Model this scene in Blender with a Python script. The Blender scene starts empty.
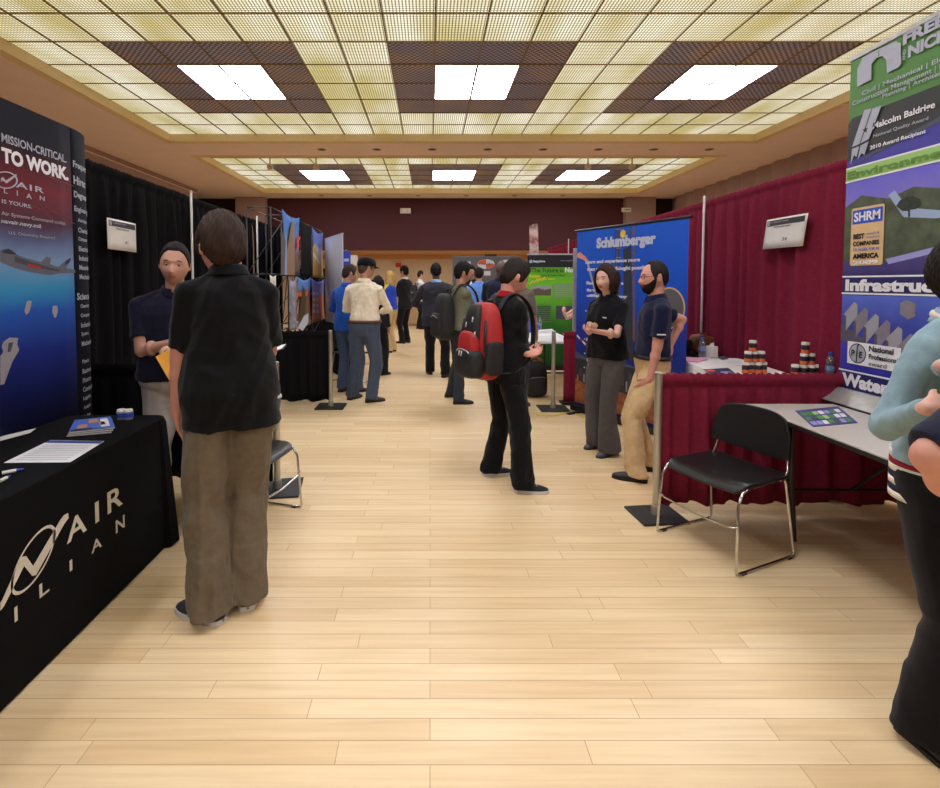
import bpy, bmesh, math, random
import numpy as np
from mathutils import Vector, Matrix
random.seed(7)
S = bpy.context.scene
COL = S.collection
PI = math.pi

# ---------------------------------------------------------------- camera
FPX, CX, CY, PITCH, CAMZ = 500.0, 430.0, 304.8, math.radians(2.5), 1.5
cd = bpy.data.cameras.new('camera'); cam = bpy.data.objects.new('camera', cd); COL.objects.link(cam)
cd.sensor_fit = 'HORIZONTAL'; cd.sensor_width = 36.0; cd.lens = 36.0*FPX/940.0
cd.shift_x = (470.0-CX)/940.0; cd.shift_y = -(394.0-CY)/940.0
cd.clip_start = 0.05; cd.clip_end = 100
cam.location = (0, 0, CAMZ); cam.rotation_euler = (math.radians(90)-PITCH, 0, 0)
S.camera = cam

# ---------------------------------------------------------------- world, exposure
w = bpy.data.worlds.new('world'); S.world = w; w.use_nodes = True
w.node_tree.nodes['Background'].inputs[0].default_value = (0.9, 0.8, 0.65, 1)
w.node_tree.nodes['Background'].inputs[1].default_value = 0.05
S.view_settings.view_transform = 'Standard'; S.view_settings.look = 'None'
S.view_settings.gamma = 1; S.view_settings.use_curve_mapping = False
S.view_settings.exposure = 0.5
TILE_EMIT = 1.0      # luminous ceiling tiles
LAMP_EMIT = 13.0       # clear lamp panels
ALCOVE_W = 26

# ---------------------------------------------------------------- photo measurements -> room coordinates
sp, cp = math.sin(PITCH), math.cos(PITCH)
def ray(px, py):
    a = (px-CX)/FPX; b = (CY-py)/FPX
    return Vector((a, cp + b*sp, -sp + b*cp))
def P(px, py, Y):
    d = ray(px, py); t = Y/d.y
    return Vector((d.x*t, Y, CAMZ+d.z*t))
def A(px, py, z):
    d = ray(px, py); t = (z-CAMZ)/d.z
    return Vector((d.x*t, d.y*t, z))
def G(px, py): return A(px, py, 0.0)
def PX(px, py, X):
    d = ray(px, py); t = X/d.x
    return Vector((X, d.y*t, CAMZ+d.z*t))

# ---------------------------------------------------------------- materials
def lin(c):
    return tuple(((v/255.0)/12.92 if v/255.0 <= .04045 else (((v/255.0)+.055)/1.055)**2.4) for v in c)
MATS = {}
def mat(name, rgb=(128,128,128), rough=.6, metal=0.0, var=.12, scale=20.0, bump=.0, bscale=200.0, emit=0.0,
        alpha=1.0, trans=0.0, sheen=0.0, weave=False, coat=0.0, stretch=(1,1,1)):
    if name in MATS: return MATS[name]
    m = bpy.data.materials.new(name); m.use_nodes = True
    nt = m.node_tree; N = nt.nodes; L = nt.links
    b = N['Principled BSDF']
    c = lin(rgb)
    tc = N.new('ShaderNodeTexCoord'); mp = N.new('ShaderNodeMapping'); L.new(tc.outputs['Object'], mp.inputs[0])
    mp.inputs['Scale'].default_value = stretch
    no = N.new('ShaderNodeTexNoise'); no.inputs['Scale'].default_value = scale; no.inputs['Detail'].default_value = 3
    L.new(mp.outputs[0], no.inputs['Vector'])
    cr = N.new('ShaderNodeValToRGB')
    cr.color_ramp.elements[0].position = .3; cr.color_ramp.elements[1].position = .7
    cr.color_ramp.elements[0].color = (*[v*(1-var) for v in c], 1); cr.color_ramp.elements[1].color = (*[min(1, v*(1+var)) for v in c], 1)
    L.new(no.outputs['Fac'], cr.inputs[0]); L.new(cr.outputs[0], b.inputs['Base Color'])
    b.inputs['Roughness'].default_value = rough; b.inputs['Metallic'].default_value = metal
    if rough >= .79: b.inputs['Specular IOR Level'].default_value = .12
    if name.startswith('hair_'): b.inputs['Specular IOR Level'].default_value = .2; b.inputs['Roughness'].default_value = .6
    if sheen: b.inputs['Sheen Weight'].default_value = sheen; b.inputs['Sheen Roughness'].default_value = .5
    if coat: b.inputs['Coat Weight'].default_value = coat
    if trans: b.inputs['Transmission Weight'].default_value = trans
    if emit: L.new(cr.outputs[0], b.inputs['Emission Color']); b.inputs['Emission Strength'].default_value = emit
    if bump:
        n2 = N.new('ShaderNodeTexNoise'); n2.inputs['Scale'].default_value = bscale; n2.inputs['Detail'].default_value = 2
        L.new(tc.outputs['Object'], n2.inputs['Vector'])
        bp = N.new('ShaderNodeBump'); bp.inputs['Strength'].default_value = bump; bp.inputs['Distance'].default_value = .01
        L.new(n2.outputs['Fac'], bp.inputs['Height']); L.new(bp.outputs[0], b.inputs['Normal'])
    MATS[name] = m
    return m
def ramp_mat(name, stops, z0, z1, rough=.45, noise=0.0, nscale=4.0, axis='Z', n_rgb=None):
    """printed vertical colour gradient (ink on the panel) along object Z from z0 to z1"""
    m = bpy.data.materials.new(name); m.use_nodes = True
    nt = m.node_tree; N = nt.nodes; L = nt.links; b = N['Principled BSDF']
    tc = N.new('ShaderNodeTexCoord'); sx = N.new('ShaderNodeSeparateXYZ'); L.new(tc.outputs['Object'], sx.inputs[0])
    mr = N.new('ShaderNodeMapRange'); mr.inputs[1].default_value = z0; mr.inputs[2].default_value = z1
    L.new(sx.outputs[axis], mr.inputs[0])
    cr = N.new('ShaderNodeValToRGB'); e = cr.color_ramp.elements
    while len(e) > 1: e.remove(e[-1])
    e[0].position = stops[0][0]; e[0].color = (*lin(stops[0][1]), 1)
    for p_, c_ in stops[1:]:
        k = e.new(p_); k.color = (*lin(c_), 1)
    no = N.new('ShaderNodeTexNoise'); no.inputs['Scale'].default_value = nscale; no.inputs['Detail'].default_value = 6
    L.new(tc.outputs['Object'], no.inputs['Vector'])
    if noise:
        ad = N.new('ShaderNodeMath'); ad.operation = 'MULTIPLY_ADD'
        L.new(no.outputs['Fac'], ad.inputs[0]); ad.inputs[1].default_value = noise
        s2 = N.new('ShaderNodeMath'); s2.operation = 'SUBTRACT'; L.new(mr.outputs[0], s2.inputs[0]); s2.inputs[1].default_value = noise*.5
        L.new(s2.outputs[0], ad.inputs[2]); L.new(ad.outputs[0], cr.inputs[0])
    else: L.new(mr.outputs[0], cr.inputs[0])
    L.new(cr.outputs[0], b.inputs['Base Color']); b.inputs['Roughness'].default_value = rough; b.inputs['Specular IOR Level'].default_value = .15
    return m

# ---------------------------------------------------------------- mesh builder
def frame(d):
    d = Vector(d).normalized()
    a = Vector((0,0,1)) if abs(d.z) < .9 else Vector((0,1,0))
    u = a.cross(d).normalized(); v = d.cross(u).normalized()
    return u, v, d
class MB:
    def __init__(s): s.v = []; s.f = []; s.m = []; s.mats = []; s.cm = 0
    def mat(s, m):
        if m not in s.mats: s.mats.append(m)
        s.cm = s.mats.index(m); return s
    def add(s, vs, fs):
        o = len(s.v); s.v += [tuple(p) for p in vs]; s.f += [tuple(i+o for i in q) for q in fs]; s.m += [s.cm]*len(fs); return s
    def box(s, c, d, rot=None):
        """c centre, d full sizes, rot = Matrix 3x3 or z angle"""
        R = Matrix.Rotation(rot, 3, 'Z') if isinstance(rot, (int, float)) else (rot or Matrix.Identity(3))
        c = Vector(c); h = Vector(d)*.5
        vs = [c + R @ Vector((x*h.x, y*h.y, z*h.z)) for x in (-1,1) for y in (-1,1) for z in (-1,1)]
        return s.add(vs, [(0,1,3,2),(4,6,7,5),(0,4,5,1),(2,3,7,6),(0,2,6,4),(1,5,7,3)])
    def bb(s, x0,y0,z0,x1,y1,z1): return s.box(((x0+x1)/2,(y0+y1)/2,(z0+z1)/2),(x1-x0,y1-y0,z1-z0))
    def rings(s, rs, cap=True):
        n = len(rs[0]); vs = [p for r in rs for p in r]; fs = []
        for i in range(len(rs)-1):
            for j in range(n):
                k = (j+1) % n
                fs.append((i*n+j, i*n+k, (i+1)*n+k, (i+1)*n+j))
        if cap: fs.append(tuple(reversed(range(n)))); fs.append(tuple((len(rs)-1)*n+j for j in range(n)))
        return s.add(vs, fs)
    def cone(s, p0, p1, r0, r1, n=16, cap=True):
        p0, p1 = Vector(p0), Vector(p1); u, v, d = frame(p1-p0)
        return s.rings([[p + r*(math.cos(2*PI*j/n)*u + math.sin(2*PI*j/n)*v) for j in range(n)] for p, r in ((p0,r0),(p1,r1))], cap)
    def capsule(s, p0, p1, r0, r1, n=16, sq=1.0, side=None, flat0=False, flat1=False, k=4):
        p0, p1 = Vector(p0), Vector(p1)
        u, v, d = frame(p1-p0)
        if side is not None:
            u = Vector(side); u = (u - u.dot(d)*d).normalized(); v = d.cross(u)
        st = []
        if flat0: st += [(p0, r0)]
        else: st += [(p0 - d*r0*math.cos(a), max(r0*math.sin(a), 1e-4)) for a in [PI/2*i/k for i in range(k+1)]]
        if flat1: st += [(p1, r1)]
        else: st += [(p1 + d*r1*math.sin(a), max(r1*math.cos(a), 1e-4)) for a in [PI/2*i/k for i in range(k+1)]]
        return s.rings([[p + r*(math.cos(2*PI*j/n)*u + sq*math.sin(2*PI*j/n)*v) for j in range(n)] for p, r in st])
    def ell(s, c, r, n=20, k=12, R=None):
        c = Vector(c); R = R or Matrix.Identity(3); rs = []
        for i in range(k+1):
            a = -PI/2 + PI*i/k; ca = max(math.cos(a), 1e-4)
            rs.append([c + R @ Vector((r[0]*ca*math.cos(2*PI*j/n), r[1]*ca*math.sin(2*PI*j/n), r[2]*math.sin(a))) for j in range(n)])
        return s.rings(rs)
    def sell(s, c, r, e1=.4, e2=.4, n=28, k=16, R=None, fn=None):
        """super-ellipsoid: e small = boxy"""
        c = Vector(c); R = R or Matrix.Identity(3); rs = []
        pw = lambda t, e: math.copysign(abs(t)**e, t)
        for i in range(k+1):
            a = -PI/2 + PI*i/k; ca = max(pw(math.cos(a), e1), 1e-4); row = []
            for j in range(n):
                q = Vector((r[0]*ca*pw(math.cos(2*PI*j/n), e2), r[1]*ca*pw(math.sin(2*PI*j/n), e2), r[2]*pw(math.sin(a), e1)))
                if fn: q = fn(q)
                row.append(c + R @ q)
            rs.append(row)
        return s.rings(rs)
    def tube(s, pts, r, n=8, closed=False):
        pts = [Vector(p) for p in pts]; rs = []; m = len(pts)
        up = None
        for i, p in enumerate(pts):
            a = pts[max(i-1, 0)]; b = pts[min(i+1, m-1)]; d = (b-a).normalized()
            if up is None: u, v, _ = frame(d)
            else:
                u = (up - up.dot(d)*d).normalized(); v = d.cross(u)
            up = u; rr = r[i] if isinstance(r, (list, tuple)) else r
            rs.append([p + rr*(math.cos(2*PI*j/n)*u + math.sin(2*PI*j/n)*v) for j in range(n)])
        return s.rings(rs)
    def grid(s, fn, nu, nv, closed_u=False):
        vs = [fn(i/nu, j/nv) for j in range(nv+1) for i in range(nu+(0 if closed_u else 1))]
        w_ = nu + (0 if closed_u else 1); fs = []
        for j in range(nv):
            for i in range(nu):
                k = (i+1) % w_ if closed_u else i+1
                fs.append((j*w_+i, j*w_+k, (j+1)*w_+k, (j+1)*w_+i))
        return s.add(vs, fs)
    def prism(s, pts, h):
        """pts planar 3D polygon extruded by vector h"""
        n = len(pts); h = Vector(h); a = [Vector(p) for p in pts]; b = [p+h for p in a]
        return s.add(a+b, [tuple(reversed(range(n))), tuple(range(n, 2*n))] + [(i, (i+1) % n, (i+1) % n+n, i+n) for i in range(n)])
    def mesh(s, name):
        me = bpy.data.meshes.new(name); me.from_pydata(s.v, [], s.f)
        for m in s.mats: me.materials.append(m)
        if len(s.mats) > 1: me.polygons.foreach_set('material_index', s.m)
        me.update(); return me
    def obj(s, name, parent=None, smooth=False, mods=(), **tags):
        o = bpy.data.objects.new(name, s.mesh(name)); return finish(o, parent, smooth, mods, tags)
def finish(o, parent, smooth, mods, tags):
    COL.objects.link(o)
    if parent is not None: o.parent = parent
    if smooth:
        for p in o.data.polygons: p.use_smooth = True
    if smooth == 'auto':
        try:
            o.data.set_sharp_from_angle(angle=math.radians(38))
        except Exception: pass
    for md in mods:
        if md[0] == 'solid':
            x = o.modifiers.new('t', 'SOLIDIFY'); x.thickness = md[1]; x.offset = md[2] if len(md) > 2 else 0
        if md[0] == 'bevel':
            x = o.modifiers.new('b', 'BEVEL'); x.width = md[1]; x.segments = md[2] if len(md) > 2 else 2; x.limit_method = 'ANGLE'; x.angle_limit = math.radians(40)
        if md[0] == 'sub':
            x = o.modifiers.new('s', 'SUBSURF'); x.levels = md[1]; x.render_levels = md[1]
    tag(o, **tags); return o
def tag(o, label=None, cat=None, group=None, kind=None):
    if label: o['label'] = label
    if cat: o['category'] = cat
    if group: o['group'] = group
    if kind: o['kind'] = kind
    return o
def thing(name, label, cat, loc=(0,0,0), rz=0.0, group=None):
    o = bpy.data.objects.new(name, None); COL.objects.link(o); o.empty_display_size = .1
    o.location = loc; o.rotation_euler = (0,0,rz); return tag(o, label, cat, group)
KIDS = {}
def dup(root, loc, rz, label, group=None):
    def cpy(o, par):
        c = o.copy(); COL.objects.link(c); c.parent = par
        for ch in [x for x in COL.objects if x.parent == o]: cpy(ch, c)
        return c
    r = cpy(root, None); r.location = loc; r.rotation_euler = (0,0,rz); r['label'] = label
    if group: r['group'] = group
    return r

# ---------------------------------------------------------------- lettering
FT = {}
def text_mesh(body, bold=.0, shear=0.0, spacing=1.0):
    key = (body, bold, shear, spacing)
    if key in FT: return FT[key]
    cu = bpy.data.curves.new('t', 'FONT'); cu.body = body; cu.size = 1; cu.offset = bold; cu.shear = shear; cu.space_character = spacing
    cu.resolution_u = 3; cu.fill_mode = 'FRONT'
    ob = bpy.data.objects.new('t', cu); COL.objects.link(ob)
    dg = bpy.context.evaluated_depsgraph_get(); dg.update()
    me = bpy.data.meshes.new_from_object(ob.evaluated_get(dg))
    v = np.array([tuple(x.co) for x in me.vertices]) if len(me.vertices) else np.zeros((1,3))
    f = [tuple(p.vertices) for p in me.polygons]
    bpy.data.objects.remove(ob); bpy.data.curves.remove(cu); bpy.data.meshes.remove(me)
    FT[key] = (v, f); return v, f
class Panel:
    """flat printed panel: O bottom-left corner seen from the front, U to the right, W up, n towards the viewer"""
    def __init__(s, O, U, n, W=(0,0,1), fn=None):
        s.O = Vector(O); s.U = Vector(U).normalized(); s.W = Vector(W).normalized(); s.n = Vector(n).normalized(); s.fn = fn
    def at(s, u, v, k=1):
        if s.fn: return s.fn(u, v, .0012*k)
        return s.O + s.U*u + s.W*v + s.n*(.0012*k)
    def uv(s, px, py):
        d = ray(px, py); c = Vector((0,0,CAMZ)); t = (s.O-c).dot(s.n)/d.dot(s.n); q = c+d*t-s.O
        return q.dot(s.U), q.dot(s.W)
    def poly(s, mb, pts, m, k=1, px=False):
        if px: pts = [s.uv(*p) for p in pts]
        mb.mat(m); ar = sum(pts[i][0]*pts[(i+1) % len(pts)][1]-pts[(i+1) % len(pts)][0]*pts[i][1] for i in range(len(pts)))
        if ar < 0: pts = pts[::-1]
        mb.add([s.at(u, v, k) for u, v in pts], [tuple(range(len(pts)))])
    def rect(s, mb, u0, v0, u1, v1, m, k=1): s.poly(mb, [(u0,v0),(u1,v0),(u1,v1),(u0,v1)], m, k)
    def disc(s, mb, u, v, ru, rv, m, k=1, n=28, rot=0.0, hole=None):
        cr, sr = math.cos(rot), math.sin(rot)
        e = lambda a, q: (u + cr*ru*q*math.cos(a) - sr*rv*q*math.sin(a), v + sr*ru*q*math.cos(a) + cr*rv*q*math.sin(a))
        if hole is None: s.poly(mb, [e(2*PI*i/n, 1) for i in range(n)], m, k)
        else:
            mb.mat(m); vs = [s.at(*e(2*PI*i/n, q), k) for q in (hole, 1) for i in range(n)]
            mb.add(vs, [(i, n+i, n+(i+1) % n, (i+1) % n) for i in range(n)])
    def text(s, mb, body, u0, v0, u1, v1, m, k=3, bold=.015, shear=0.0, keep=False, spacing=1.0):
        """fit the string into a box (keep: use its height, start at u0)"""
        v, f = text_mesh(body, bold, shear, spacing); a = v.min(0); b = v.max(0)
        sv = (v1-v0)/max(b[1]-a[1], 1e-6); su = sv if keep else (u1-u0)/max(b[0]-a[0], 1e-6)
        mb.mat(m); mb.add([s.at(u0+(q[0]-a[0])*su, v0+(q[1]-a[1])*sv, k) for q in v], f)
    def textpx(s, mb, body, x0, yt0, yb0, x1, m, k=3, bold=.015, shear=0.0, spacing=1.0):
        """x0,x1 photo columns of first/last letter, yt0/yb0 top and bottom rows at x0"""
        u0, v1 = s.uv(x0, yt0); _, v0 = s.uv(x0, yb0); u1, _ = s.uv(x1, yt0)
        s.text(mb, body, u0, v0, u1, v1, m, k, bold, shear, spacing=spacing)
def flat(name, rgb, rough=.5, **k): return mat(name, rgb, rough, var=.03, **k)

# ================================================================ THE ROOM
tan_wall = mat('tan_plaster', (164,138,126), .7, var=.05, scale=3, bump=.05)
tan_soffit = mat('tan_soffit', (238,214,198), .6, var=.03, scale=2)
cream = mat('cream_fascia', (228,200,150), .6, var=.03)
dark_wall = mat('dark_maroon_wall', (70,22,28), .75, var=.15, scale=60, bump=.1, stretch=(1,1,.2))
alc_wall = mat('alcove_cream', (200,184,160), .7, var=.04, scale=2)
dark_brown = mat('dark_brown', (48,36,30), .8)
honey = mat('honey_wood', (196,146,92), .45, var=.1, stretch=(1,8,8))

def floor_mat():
    m = bpy.data.materials.new('maple_strip_floor'); m.use_nodes = True
    nt = m.node_tree; N = nt.nodes; L = nt.links; b = N['Principled BSDF']
    tc = N.new('ShaderNodeTexCoord')
    br = N.new('ShaderNodeTexBrick'); L.new(tc.outputs['Object'], br.inputs['Vector'])
    br.inputs['Scale'].default_value = 1; br.inputs['Brick Width'].default_value = 1.15; br.inputs['Row Height'].default_value = .083
    br.inputs['Mortar Size'].default_value = .0016; br.inputs['Mortar Smooth'].default_value = .3; br.offset = .37; br.offset_frequency = 2
    br.squash = .7; br.squash_frequency = 3
    br.inputs['Color1'].default_value = (*lin((240,216,172)), 1); br.inputs['Color2'].default_value = (*lin((228,198,150)), 1)
    br.inputs['Mortar'].default_value = (*lin((192,156,112)), 1)
    mp = N.new('ShaderNodeMapping'); mp.inputs['Scale'].default_value = (1.2, 26, 1); L.new(tc.outputs['Object'], mp.inputs[0])
    no = N.new('ShaderNodeTexNoise'); no.inputs['Scale'].default_value = 1.6; no.inputs['Detail'].default_value = 5; L.new(mp.outputs[0], no.inputs['Vector'])
    mx = N.new('ShaderNodeMix'); mx.data_type = 'RGBA'; mx.blend_type = 'MULTIPLY'; mx.inputs[0].default_value = 1
    cr = N.new('ShaderNodeValToRGB'); cr.color_ramp.elements[0].color = (.88,.84,.78,1); cr.color_ramp.elements[1].color = (1,1,1,1)
    cr.color_ramp.elements[0].position = .25; cr.color_ramp.elements[1].position = .62
    L.new(no.outputs['Fac'], cr.inputs[0]); L.new(br.outputs['Color'], mx.inputs[6]); L.new(cr.outputs[0], mx.inputs[7])
    L.new(mx.outputs[2], b.inputs['Base Color'])
    b.inputs['Roughness'].default_value = .38
    bp = N.new('ShaderNodeBump'); bp.inputs['Strength'].default_value = .25; bp.inputs['Distance'].default_value = .002
    iv = N.new('ShaderNodeMath'); iv.operation = 'SUBTRACT'; iv.inputs[0].default_value = 1; L.new(br.outputs['Fac'], iv.inputs[1])
    L.new(iv.outputs[0], bp.inputs['Height']); L.new(bp.outputs[0], b.inputs['Normal'])
    return m
MB().mat(floor_mat()).bb(-8.4,-7,-.1,8.4,20.2,0).obj('floor', kind='structure')

ZS, ZC = 4.39, 4.56
RX0, RX1 = -5.34, 6.66
R1 = (-5.48, 10.36); R2 = (11.58, 16.2)
c = MB().mat(tan_soffit)
c.bb(-8.4,-7,ZS,RX0,17.3,ZS+.3); c.bb(RX1,-7,ZS,8.4,17.3,ZS+.3)
c.bb(RX0,-7,ZS,RX1,R1[0],ZS+.3); c.bb(RX0,R1[1],ZS,RX1,R2[0],ZS+.3); c.bb(RX0,R2[1],ZS,RX1,17.3,ZS+.3)
c.mat(dark_brown).bb(-8.4,-7,ZS+.3,8.4,17.3,ZS+.4)
ceil = c.obj('ceiling', kind='structure')
t = MB().mat(cream)
for (y0, y1) in (R1, R2):
    t.bb(RX0,y0,ZS-.012,RX0+.05,y1,ZC); t.bb(RX1-.05,y0,ZS-.012,RX1,y1,ZC)
    t.bb(RX0,y0,ZS-.012,RX1,y0+.05,ZC); t.bb(RX0,y1-.05,ZS-.012,RX1,y1,ZC)
    for (a,b_,c_,d_) in ((RX0-.09,y0-.09,RX0,y1+.09),(RX1,y0-.09,RX1+.09,y1+.09),(RX0,y0-.09,RX1,y0),(RX0,y1,RX1,y1+.09)):
        t.bb(a,b_,ZS-.018,c_,d_,ZS+.01)
t.obj('trim_1', kind='structure')

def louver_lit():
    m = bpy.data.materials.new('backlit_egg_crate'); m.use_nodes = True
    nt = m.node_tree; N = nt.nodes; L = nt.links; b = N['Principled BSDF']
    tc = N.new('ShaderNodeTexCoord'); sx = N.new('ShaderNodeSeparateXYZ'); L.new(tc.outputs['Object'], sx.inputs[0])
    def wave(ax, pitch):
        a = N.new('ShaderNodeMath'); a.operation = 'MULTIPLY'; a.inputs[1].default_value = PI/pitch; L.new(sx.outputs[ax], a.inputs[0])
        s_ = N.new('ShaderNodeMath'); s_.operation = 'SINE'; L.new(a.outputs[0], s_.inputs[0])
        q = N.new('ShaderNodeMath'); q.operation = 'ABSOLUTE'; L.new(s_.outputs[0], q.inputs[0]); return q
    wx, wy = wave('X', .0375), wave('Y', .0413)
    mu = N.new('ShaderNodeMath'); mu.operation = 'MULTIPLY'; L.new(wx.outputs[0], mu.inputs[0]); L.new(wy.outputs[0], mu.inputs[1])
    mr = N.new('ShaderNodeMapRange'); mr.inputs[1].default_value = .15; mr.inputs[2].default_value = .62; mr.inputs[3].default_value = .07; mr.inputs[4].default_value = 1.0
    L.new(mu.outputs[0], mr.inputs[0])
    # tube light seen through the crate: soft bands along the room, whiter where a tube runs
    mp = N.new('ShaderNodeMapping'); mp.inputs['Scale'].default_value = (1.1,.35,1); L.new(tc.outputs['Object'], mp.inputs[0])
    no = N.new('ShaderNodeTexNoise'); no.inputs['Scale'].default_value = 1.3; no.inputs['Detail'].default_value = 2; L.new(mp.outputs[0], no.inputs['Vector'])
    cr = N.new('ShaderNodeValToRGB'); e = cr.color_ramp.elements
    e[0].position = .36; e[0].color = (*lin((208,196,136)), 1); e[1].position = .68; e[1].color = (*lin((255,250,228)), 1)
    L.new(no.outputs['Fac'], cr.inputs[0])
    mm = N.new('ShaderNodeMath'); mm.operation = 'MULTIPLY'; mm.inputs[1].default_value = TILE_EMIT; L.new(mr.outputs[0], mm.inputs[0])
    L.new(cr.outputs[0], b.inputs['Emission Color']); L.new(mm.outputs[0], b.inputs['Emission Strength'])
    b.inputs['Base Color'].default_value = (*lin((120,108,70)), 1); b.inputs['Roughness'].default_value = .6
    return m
def louver_dark():
    m = bpy.data.materials.new('unlit_dark_egg_crate'); m.use_nodes = True
    nt = m.node_tree; N = nt.nodes; L = nt.links; b = N['Principled BSDF']
    tc = N.new('ShaderNodeTexCoord')
    mp = N.new('ShaderNodeMapping'); mp.inputs['Scale'].default_value = (26.6,24.2,1); L.new(tc.outputs['Object'], mp.inputs[0])
    ck = N.new('ShaderNodeTexChecker'); ck.inputs['Scale'].default_value = 1
    ck.inputs['Color1'].default_value = (*lin((204,206,232)), 1); ck.inputs['Color2'].default_value = (*lin((98,100,118)), 1)
    L.new(mp.outputs[0], ck.inputs['Vector'])
    no = N.new('ShaderNodeTexNoise'); no.inputs['Scale'].default_value = 1.7; no.inputs['Detail'].default_value = 1
    L.new(tc.outputs['Object'], no.inputs['Vector'])
    cr = N.new('ShaderNodeValToRGB'); e = cr.color_ramp.elements
    e[0].position = .42; e[0].color = (.72,.70,.78,1); e[1].position = .66; e[1].color = (1,.80,.62,1); L.new(no.outputs['Fac'], cr.inputs[0])
    mx = N.new('ShaderNodeMix'); mx.data_type = 'RGBA'; mx.blend_type = 'MULTIPLY'; mx.inputs[0].default_value = 1
    L.new(ck.outputs[0], mx.inputs[6]); L.new(cr.outputs[0], mx.inputs[7]); L.new(mx.outputs[2], b.inputs['Base Color'])
    b.inputs['Roughness'].default_value = .45; b.inputs['Metallic'].default_value = .0
    return m
lit, drk = louver_lit(), louver_dark()
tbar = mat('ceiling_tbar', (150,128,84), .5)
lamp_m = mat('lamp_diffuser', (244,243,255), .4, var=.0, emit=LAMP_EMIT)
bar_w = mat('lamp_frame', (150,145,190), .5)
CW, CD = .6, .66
blocks = [(-2.94,), (.66,), (4.26,)]
def block_rows(y_end, n_last, y_start):
    out = []; y = y_end - n_last*CD
    while y - 4*CD > y_start - .01: out.append((y-4*CD, y)); y -= 8*CD
    return out
groups = block_rows(R1[1], 2, R1[0]) + [(R2[1]-5*CD, R2[1]-CD)]
lm, dm, gm = MB().mat(lit), MB().mat(drk), MB().mat(tbar)
for (y0, y1) in (R1, R2):
    nr = int(round((y1-y0)/CD))
    for j in range(nr):
        ya = y1-(j+1)*CD; yb = ya+CD; ym = (ya+yb)/2
        for i in range(20):
            xa = RX0+i*CW; xb = xa+CW; xm = (xa+xb)/2
            indark = inlamp = False
            for (g0, g1) in groups:
                for (bx_,) in blocks:
                    if g0 < ym < g1 and abs(xm-bx_) < 1.2:
                        indark = True
                        if abs(xm-bx_) < .6 and abs(ym-(g0+g1)/2) < CD: inlamp = True
            if inlamp: continue
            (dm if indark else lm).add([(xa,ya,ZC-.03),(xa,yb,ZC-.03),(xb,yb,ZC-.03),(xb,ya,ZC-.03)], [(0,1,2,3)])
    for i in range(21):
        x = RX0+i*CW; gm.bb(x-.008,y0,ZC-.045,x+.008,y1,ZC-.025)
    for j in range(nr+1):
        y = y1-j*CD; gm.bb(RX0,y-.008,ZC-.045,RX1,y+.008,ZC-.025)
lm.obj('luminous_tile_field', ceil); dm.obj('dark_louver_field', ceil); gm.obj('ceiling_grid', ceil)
pos_x = {-2.94:'left', .66:'middle', 4.26:'right'}
for gi, (g0, g1) in enumerate(groups):
    for (bx_,) in blocks:
        gm_ = (g0+g1)/2
        far = gi == len(groups)-1
        if far: lab = 'white four-panel ceiling light, %s one of the far row beyond the tan beam' % pos_x[bx_]
        elif gi == 0: lab = 'large bright white four-panel ceiling light, %s one of the nearer row' % pos_x[bx_]
        else: lab = '%s white four-panel ceiling light in the %s row out of view overhead' % (pos_x[bx_], 'second' if gi == 1 else 'third')
        t = thing('ceiling_light', lab, 'ceiling light', (bx_, gm_, ZC-.03), 0, 'white four-panel ceiling lights')
        f_ = MB().mat(bar_w)
        f_.box((0,0,-.008),(1.2,.034,.012)).box((0,0,-.008),(.034,2*CD,.012))
        for q in (-1,1): f_.box((q*.59,0,-.008),(.03,2*CD,.012)).box((0,q*(CD-.01),-.008),(1.2,.03,.012))
        f_.obj('light_frame', t)
        for sx_ in (-1,1):
            for sy_ in (-1,1):
                MB().mat(lamp_m).box((sx_*.3,sy_*CD/2,0),(.584,CD-.016,.008)).obj('diffuser', t)
# small recessed downlights and globes
rim = mat('downlight_rim', (150,120,95), .4); blk = mat('black_plastic', (22,22,24), .4, var=.2)
warm_l = mat('downlight_lamp', (60,50,40), .3)
def downlight(x, y, lab, grp):
    t = thing('downlight', lab, 'downlight', (x,y,ZS), 0, grp)
    r = MB().mat(rim); n = 20
    vs = [(q*math.cos(2*PI*i/n), q*math.sin(2*PI*i/n), z) for q, z in ((.095,-.001),(.09,-.008),(.07,-.008)) for i in range(n)]
    r.add(vs, [(k*n+i, (k+1)*n+i, (k+1)*n+(i+1)%n, k*n+(i+1)%n) for k in (0,1) for i in range(n)]); r.obj('rim', t)
    MB().mat(blk).cone((0,0,-.004),(0,0,.0),.07,.07,20).obj('reflector', t)
    return t
ords = ['leftmost','second','third','fourth','fifth','sixth','seventh','eighth']
d0 = downlight(-2.35, 10.97, 'leftmost dark recessed downlight in the nearer tan ceiling beam', 'recessed downlights in the nearer beam')
for i in range(1, 8):
    dup(d0, (-2.35+1.2*i,10.97,ZS), 0, '%s dark recessed downlight from the left in the nearer tan ceiling beam' % ords[i])
for i in range(6):
    dup(d0, (-3.6+1.6*i,16.7,ZS), 0, '%s small recessed downlight from the left in the far narrow soffit above the maroon wall' % ords[i], 'recessed downlights in the far soffit')
glb = mat('globe_white', (200,180,150), .35)
for i, (px, py) in enumerate(((270,165),(316,165),(588,164),(632,164))):
    p = P(px, py, 11.7)
    t = thing('ceiling_globe', '%s of the four small round globes hanging below the tan beam' % ['leftmost','second from left','third','rightmost'][i], 'ceiling globe', (p.x,p.y,4.2), 0, 'round globes under the beam')
    MB().mat(glb).ell((0,0,-.02),(.075,.075,.075)).obj('globe', t, True)
    MB().mat(rim).cone((0,0,.04),(0,0,.36),.015,.015,10).cone((0,0,.04),(0,0,.055),.04,.035,14).obj('stem', t, 'auto')

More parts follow.
